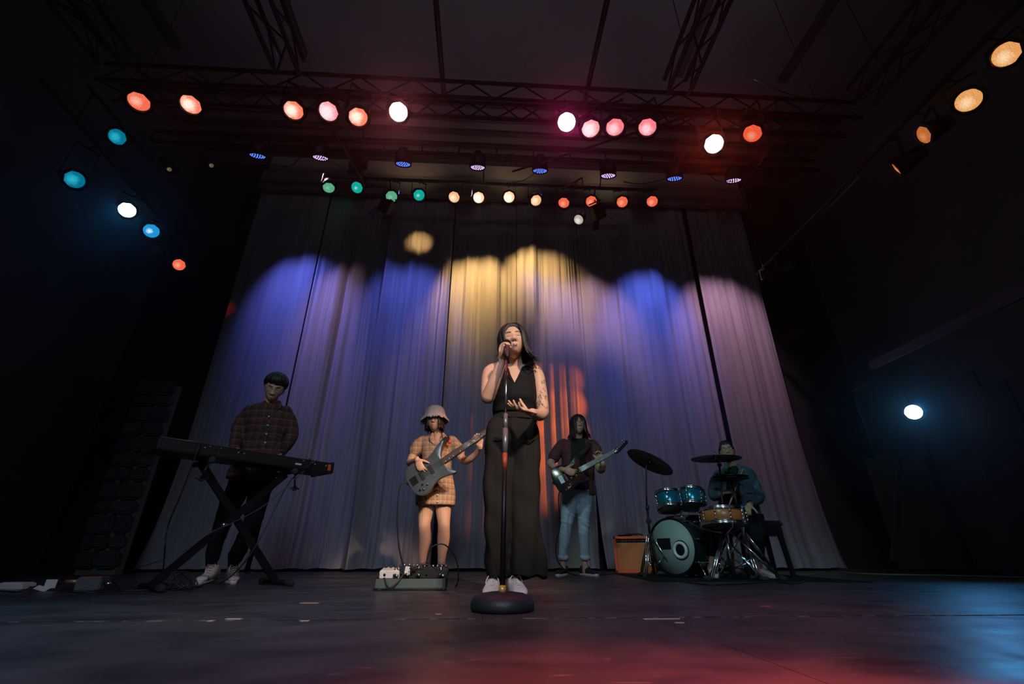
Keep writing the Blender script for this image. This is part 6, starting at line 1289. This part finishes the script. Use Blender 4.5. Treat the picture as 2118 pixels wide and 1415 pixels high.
def drummer():
    O = (cx, 5.05, 0); HM = head_matrix(1504, 936, 5.08, yaw=-26, pitch=6, roll=4, s=1.0)
    bm = BM(); head(bm, HM)
    limb_px(bm, [(1520, 976, 5.14, .075), (1517, 966, 5.13, .057), (1512, 952, 5.11, .055), (1508, 944, 5.10, .055)])
    rows(bm, [(1496, 1545, 974, 5.14, .075), (1484, 1555, 986, 5.14, .10), (1488, 1558, 1015, 5.13, .11), (1497, 1562, 1050, 5.12, .11), (1500, 1572, 1080, 5.10, .12)], shrink=.02)
    w1, w2 = at(1494, 1020, 4.80), at(1549, 1046, 4.66)
    limbw(bm, [A(1488, 984, 5.12, .055), A(1478, 1005, 5.08, .048), A(1475, 1024, 4.98, .043)]); limbw(bm, [A(1475, 1024, 4.98, .043), A(1482, 1025, 4.90, .037), (w1, .028)])
    limbw(bm, [A(1550, 988, 5.13, .050), A(1562, 1007, 5.08, .042), A(1571, 1027, 4.99, .038)]); limbw(bm, [A(1571, 1027, 4.99, .038), A(1563, 1036, 4.86, .034), (w2, .027)])
    hand(bm, w1, V((.8, -.4, .1)), V((.2, .3, -1)), V((-.1, .0, .9)), curls=(62, 66, 68, 70), s=1.05)
    hand(bm, w2, V((-.55, -.5, -.35)), V((0, .2, -1)), V((.4, -.4, .5)), curls=(60, 64, 66, 68), s=1.05)
    limbw(bm, [A(1528, 1080, 5.05, .09), A(1512, 1090, 4.80, .075), A(1490, 1105, 4.72, .062), A(1478, 1140, 4.86, .05), (V((at(1470, 1170, 4.95).x, 4.95, .10)), .04), (V((at(1470, 1170, 4.95).x, 4.95, .06)), .04)])
    limbw(bm, [A(1556, 1080, 5.05, .09), A(1566, 1090, 4.80, .075), A(1566, 1105, 4.72, .062), A(1566, 1140, 4.80, .05), (V((at(1570, 1170, 4.85).x, 4.88, .10)), .04), (V((at(1570, 1170, 4.85).x, 4.88, .06)), .04)])
    P = person(bm, skin_m, .0065, 'man in dark denim jacket and glasses seated behind the drums with a stick raised', O)
    face_parts(P, HM, eyes='open', mouth='closed', **FP); glasses(P, HM, black_metal, glass_m)
    bm = BM(); hair_cap(bm, HM, lambda a: rad(50 if -sin(a) > .8 else (84 if -sin(a) > .1 else 108)), .010)
    sp = [(AZ(-90+random.uniform(-75, 75)), rad(random.uniform(40, 54)), 0, 0, rad(6)) for _ in range(34)]; locks(bm, HM, sp, w=.014, lift=.018); part('hair', bm, hair_m, P)
    dn = mat('dark_teal_denim', (.045, .10, .13), .8, var=.35, scale=14, bump=.3, bscale=120); bm = BM()
    rows(bm, [(1500, 1540, 966, 5.14, .075), (1484, 1556, 974, 5.14, .11), (1481, 1563, 990, 5.14, .13), (1484, 1562, 1015, 5.13, .135), (1490, 1566, 1045, 5.12, .135), (1494, 1578, 1072, 5.11, .14)])
    limbw(bm, [A(1489, 984, 5.12, .070), A(1479, 1005, 5.08, .066), A(1476, 1022, 4.99, .060), A(1481, 1026, 4.91, .052), A(1488, 1022, 4.85, .044)]); limbw(bm, [A(1550, 987, 5.13, .066), A(1562, 1006, 5.08, .058), A(1571, 1027, 4.99, .054), A(1564, 1035, 4.86, .047), A(1555, 1042, 4.74, .040)])
    jk = garment(bm, .009, dn, P, 'denim_jacket', folds(.006, 12, 12, .005, 26), cuts=lambda c: c.y < 5.10 and inpoly(*pix(c), [(1508, 950), (1506, 975), (1503, 1010), (1500, 1085), (1534, 1085), (1530, 1020), (1524, 975), (1522, 950)]) and c.x > at(1499, 1010, 5.0).x and pix(c)[0] > 1499)
    bm = BM()
    for s in (((1505, 962), (1500, 972), (1506, 984)), ((1526, 962), (1533, 974), (1524, 986))): sweep(bm, [at(x, y, 5.03-.01*i) for i, (x, y) in enumerate(s)], [.02, .026, .008], n=8, flat=.35, fdir=(0, -1, .3))
    part('collar', bm, dn, jk)
    bm = BM(); q = at(1546, 1010, 4.985); box(bm, q, (.095, .012, .10), None, .004); box(bm, q+V((0, -.006, .04)), (.10, .012, .03), None, .004); part('chest_pocket', bm, dn, jk)
    bm = BM(); rows(bm, [(1503, 1532, 966, 5.14, .08), (1496, 1545, 980, 5.13, .115), (1494, 1548, 1015, 5.12, .122), (1496, 1552, 1055, 5.11, .125), (1498, 1560, 1084, 5.10, .13)]); garment(bm, .011, mat('black_tee', (0, 0, 0)), P, 't_shirt', folds(.005))
    tr = mat('black_trousers', (0, 0, 0)); bm = BM()
    rows(bm, [(1498, 1576, 1064, 5.10, .13), (1500, 1580, 1082, 5.10, .13), (1502, 1580, 1092, 5.08, .11)])
    limbw(bm, [A(1524, 1082, 5.05, .105), A(1512, 1090, 4.80, .092), A(1490, 1105, 4.72, .080), A(1480, 1137, 4.86, .068), (V((at(1471, 1166, 4.95).x, 4.95, .17)), .055)]); limbw(bm, [A(1556, 1082, 5.05, .105), A(1566, 1090, 4.80, .092), A(1566, 1105, 4.72, .080), A(1566, 1138, 4.80, .068), (V((at(1570, 1164, 4.88).x, 4.88, .17)), .055)])
    garment(bm, .010, tr, P, 'trousers', folds(.006))
    sh = mat('white_leather', (0, 0, 0)); shoe(P, (-.3, -1), (at(1472, 1180, 4.97).x, 4.97, 0), (sh, white_rubber, lace_m), L=.28); shoe(P, (.15, -1), (at(1574, 1180, 4.88).x, 4.90, 0), (sh, white_rubber, lace_m), L=.28)
    bm = BM(); torus(bm, w2+V((.028, .01, .015)), at(1577, 1030, 4.98)-w2, .033, .006); part('wrist_watch', bm, black_metal, P)
    bm = BM(); h = w1+V((.07, -.05, -.02)); a, b = h+V((-.06, -.03, -.10)), h+V((.12, -.10, .24)); sweep(bm, [a, b], [.008, .006], n=8, smooth_path=False); single('drumstick', bm, mat('hickory', (.62, .45, .28), .5), 'wooden drumstick raised in the fist of the drummer', 'drumstick', tuple(h))
    bm = BM(); h = w2+V((-.05, -.05, -.045)); a, b = h+V((.06, .05, .03)), SN+V((0, 0, .09)); sweep(bm, [a, b], [.008, .005], n=8, smooth_path=False); single('drumstick', bm, mat('hickory', (0, 0, 0)), 'wooden drumstick resting over the snare drum', 'drumstick', tuple(h))
drummer()
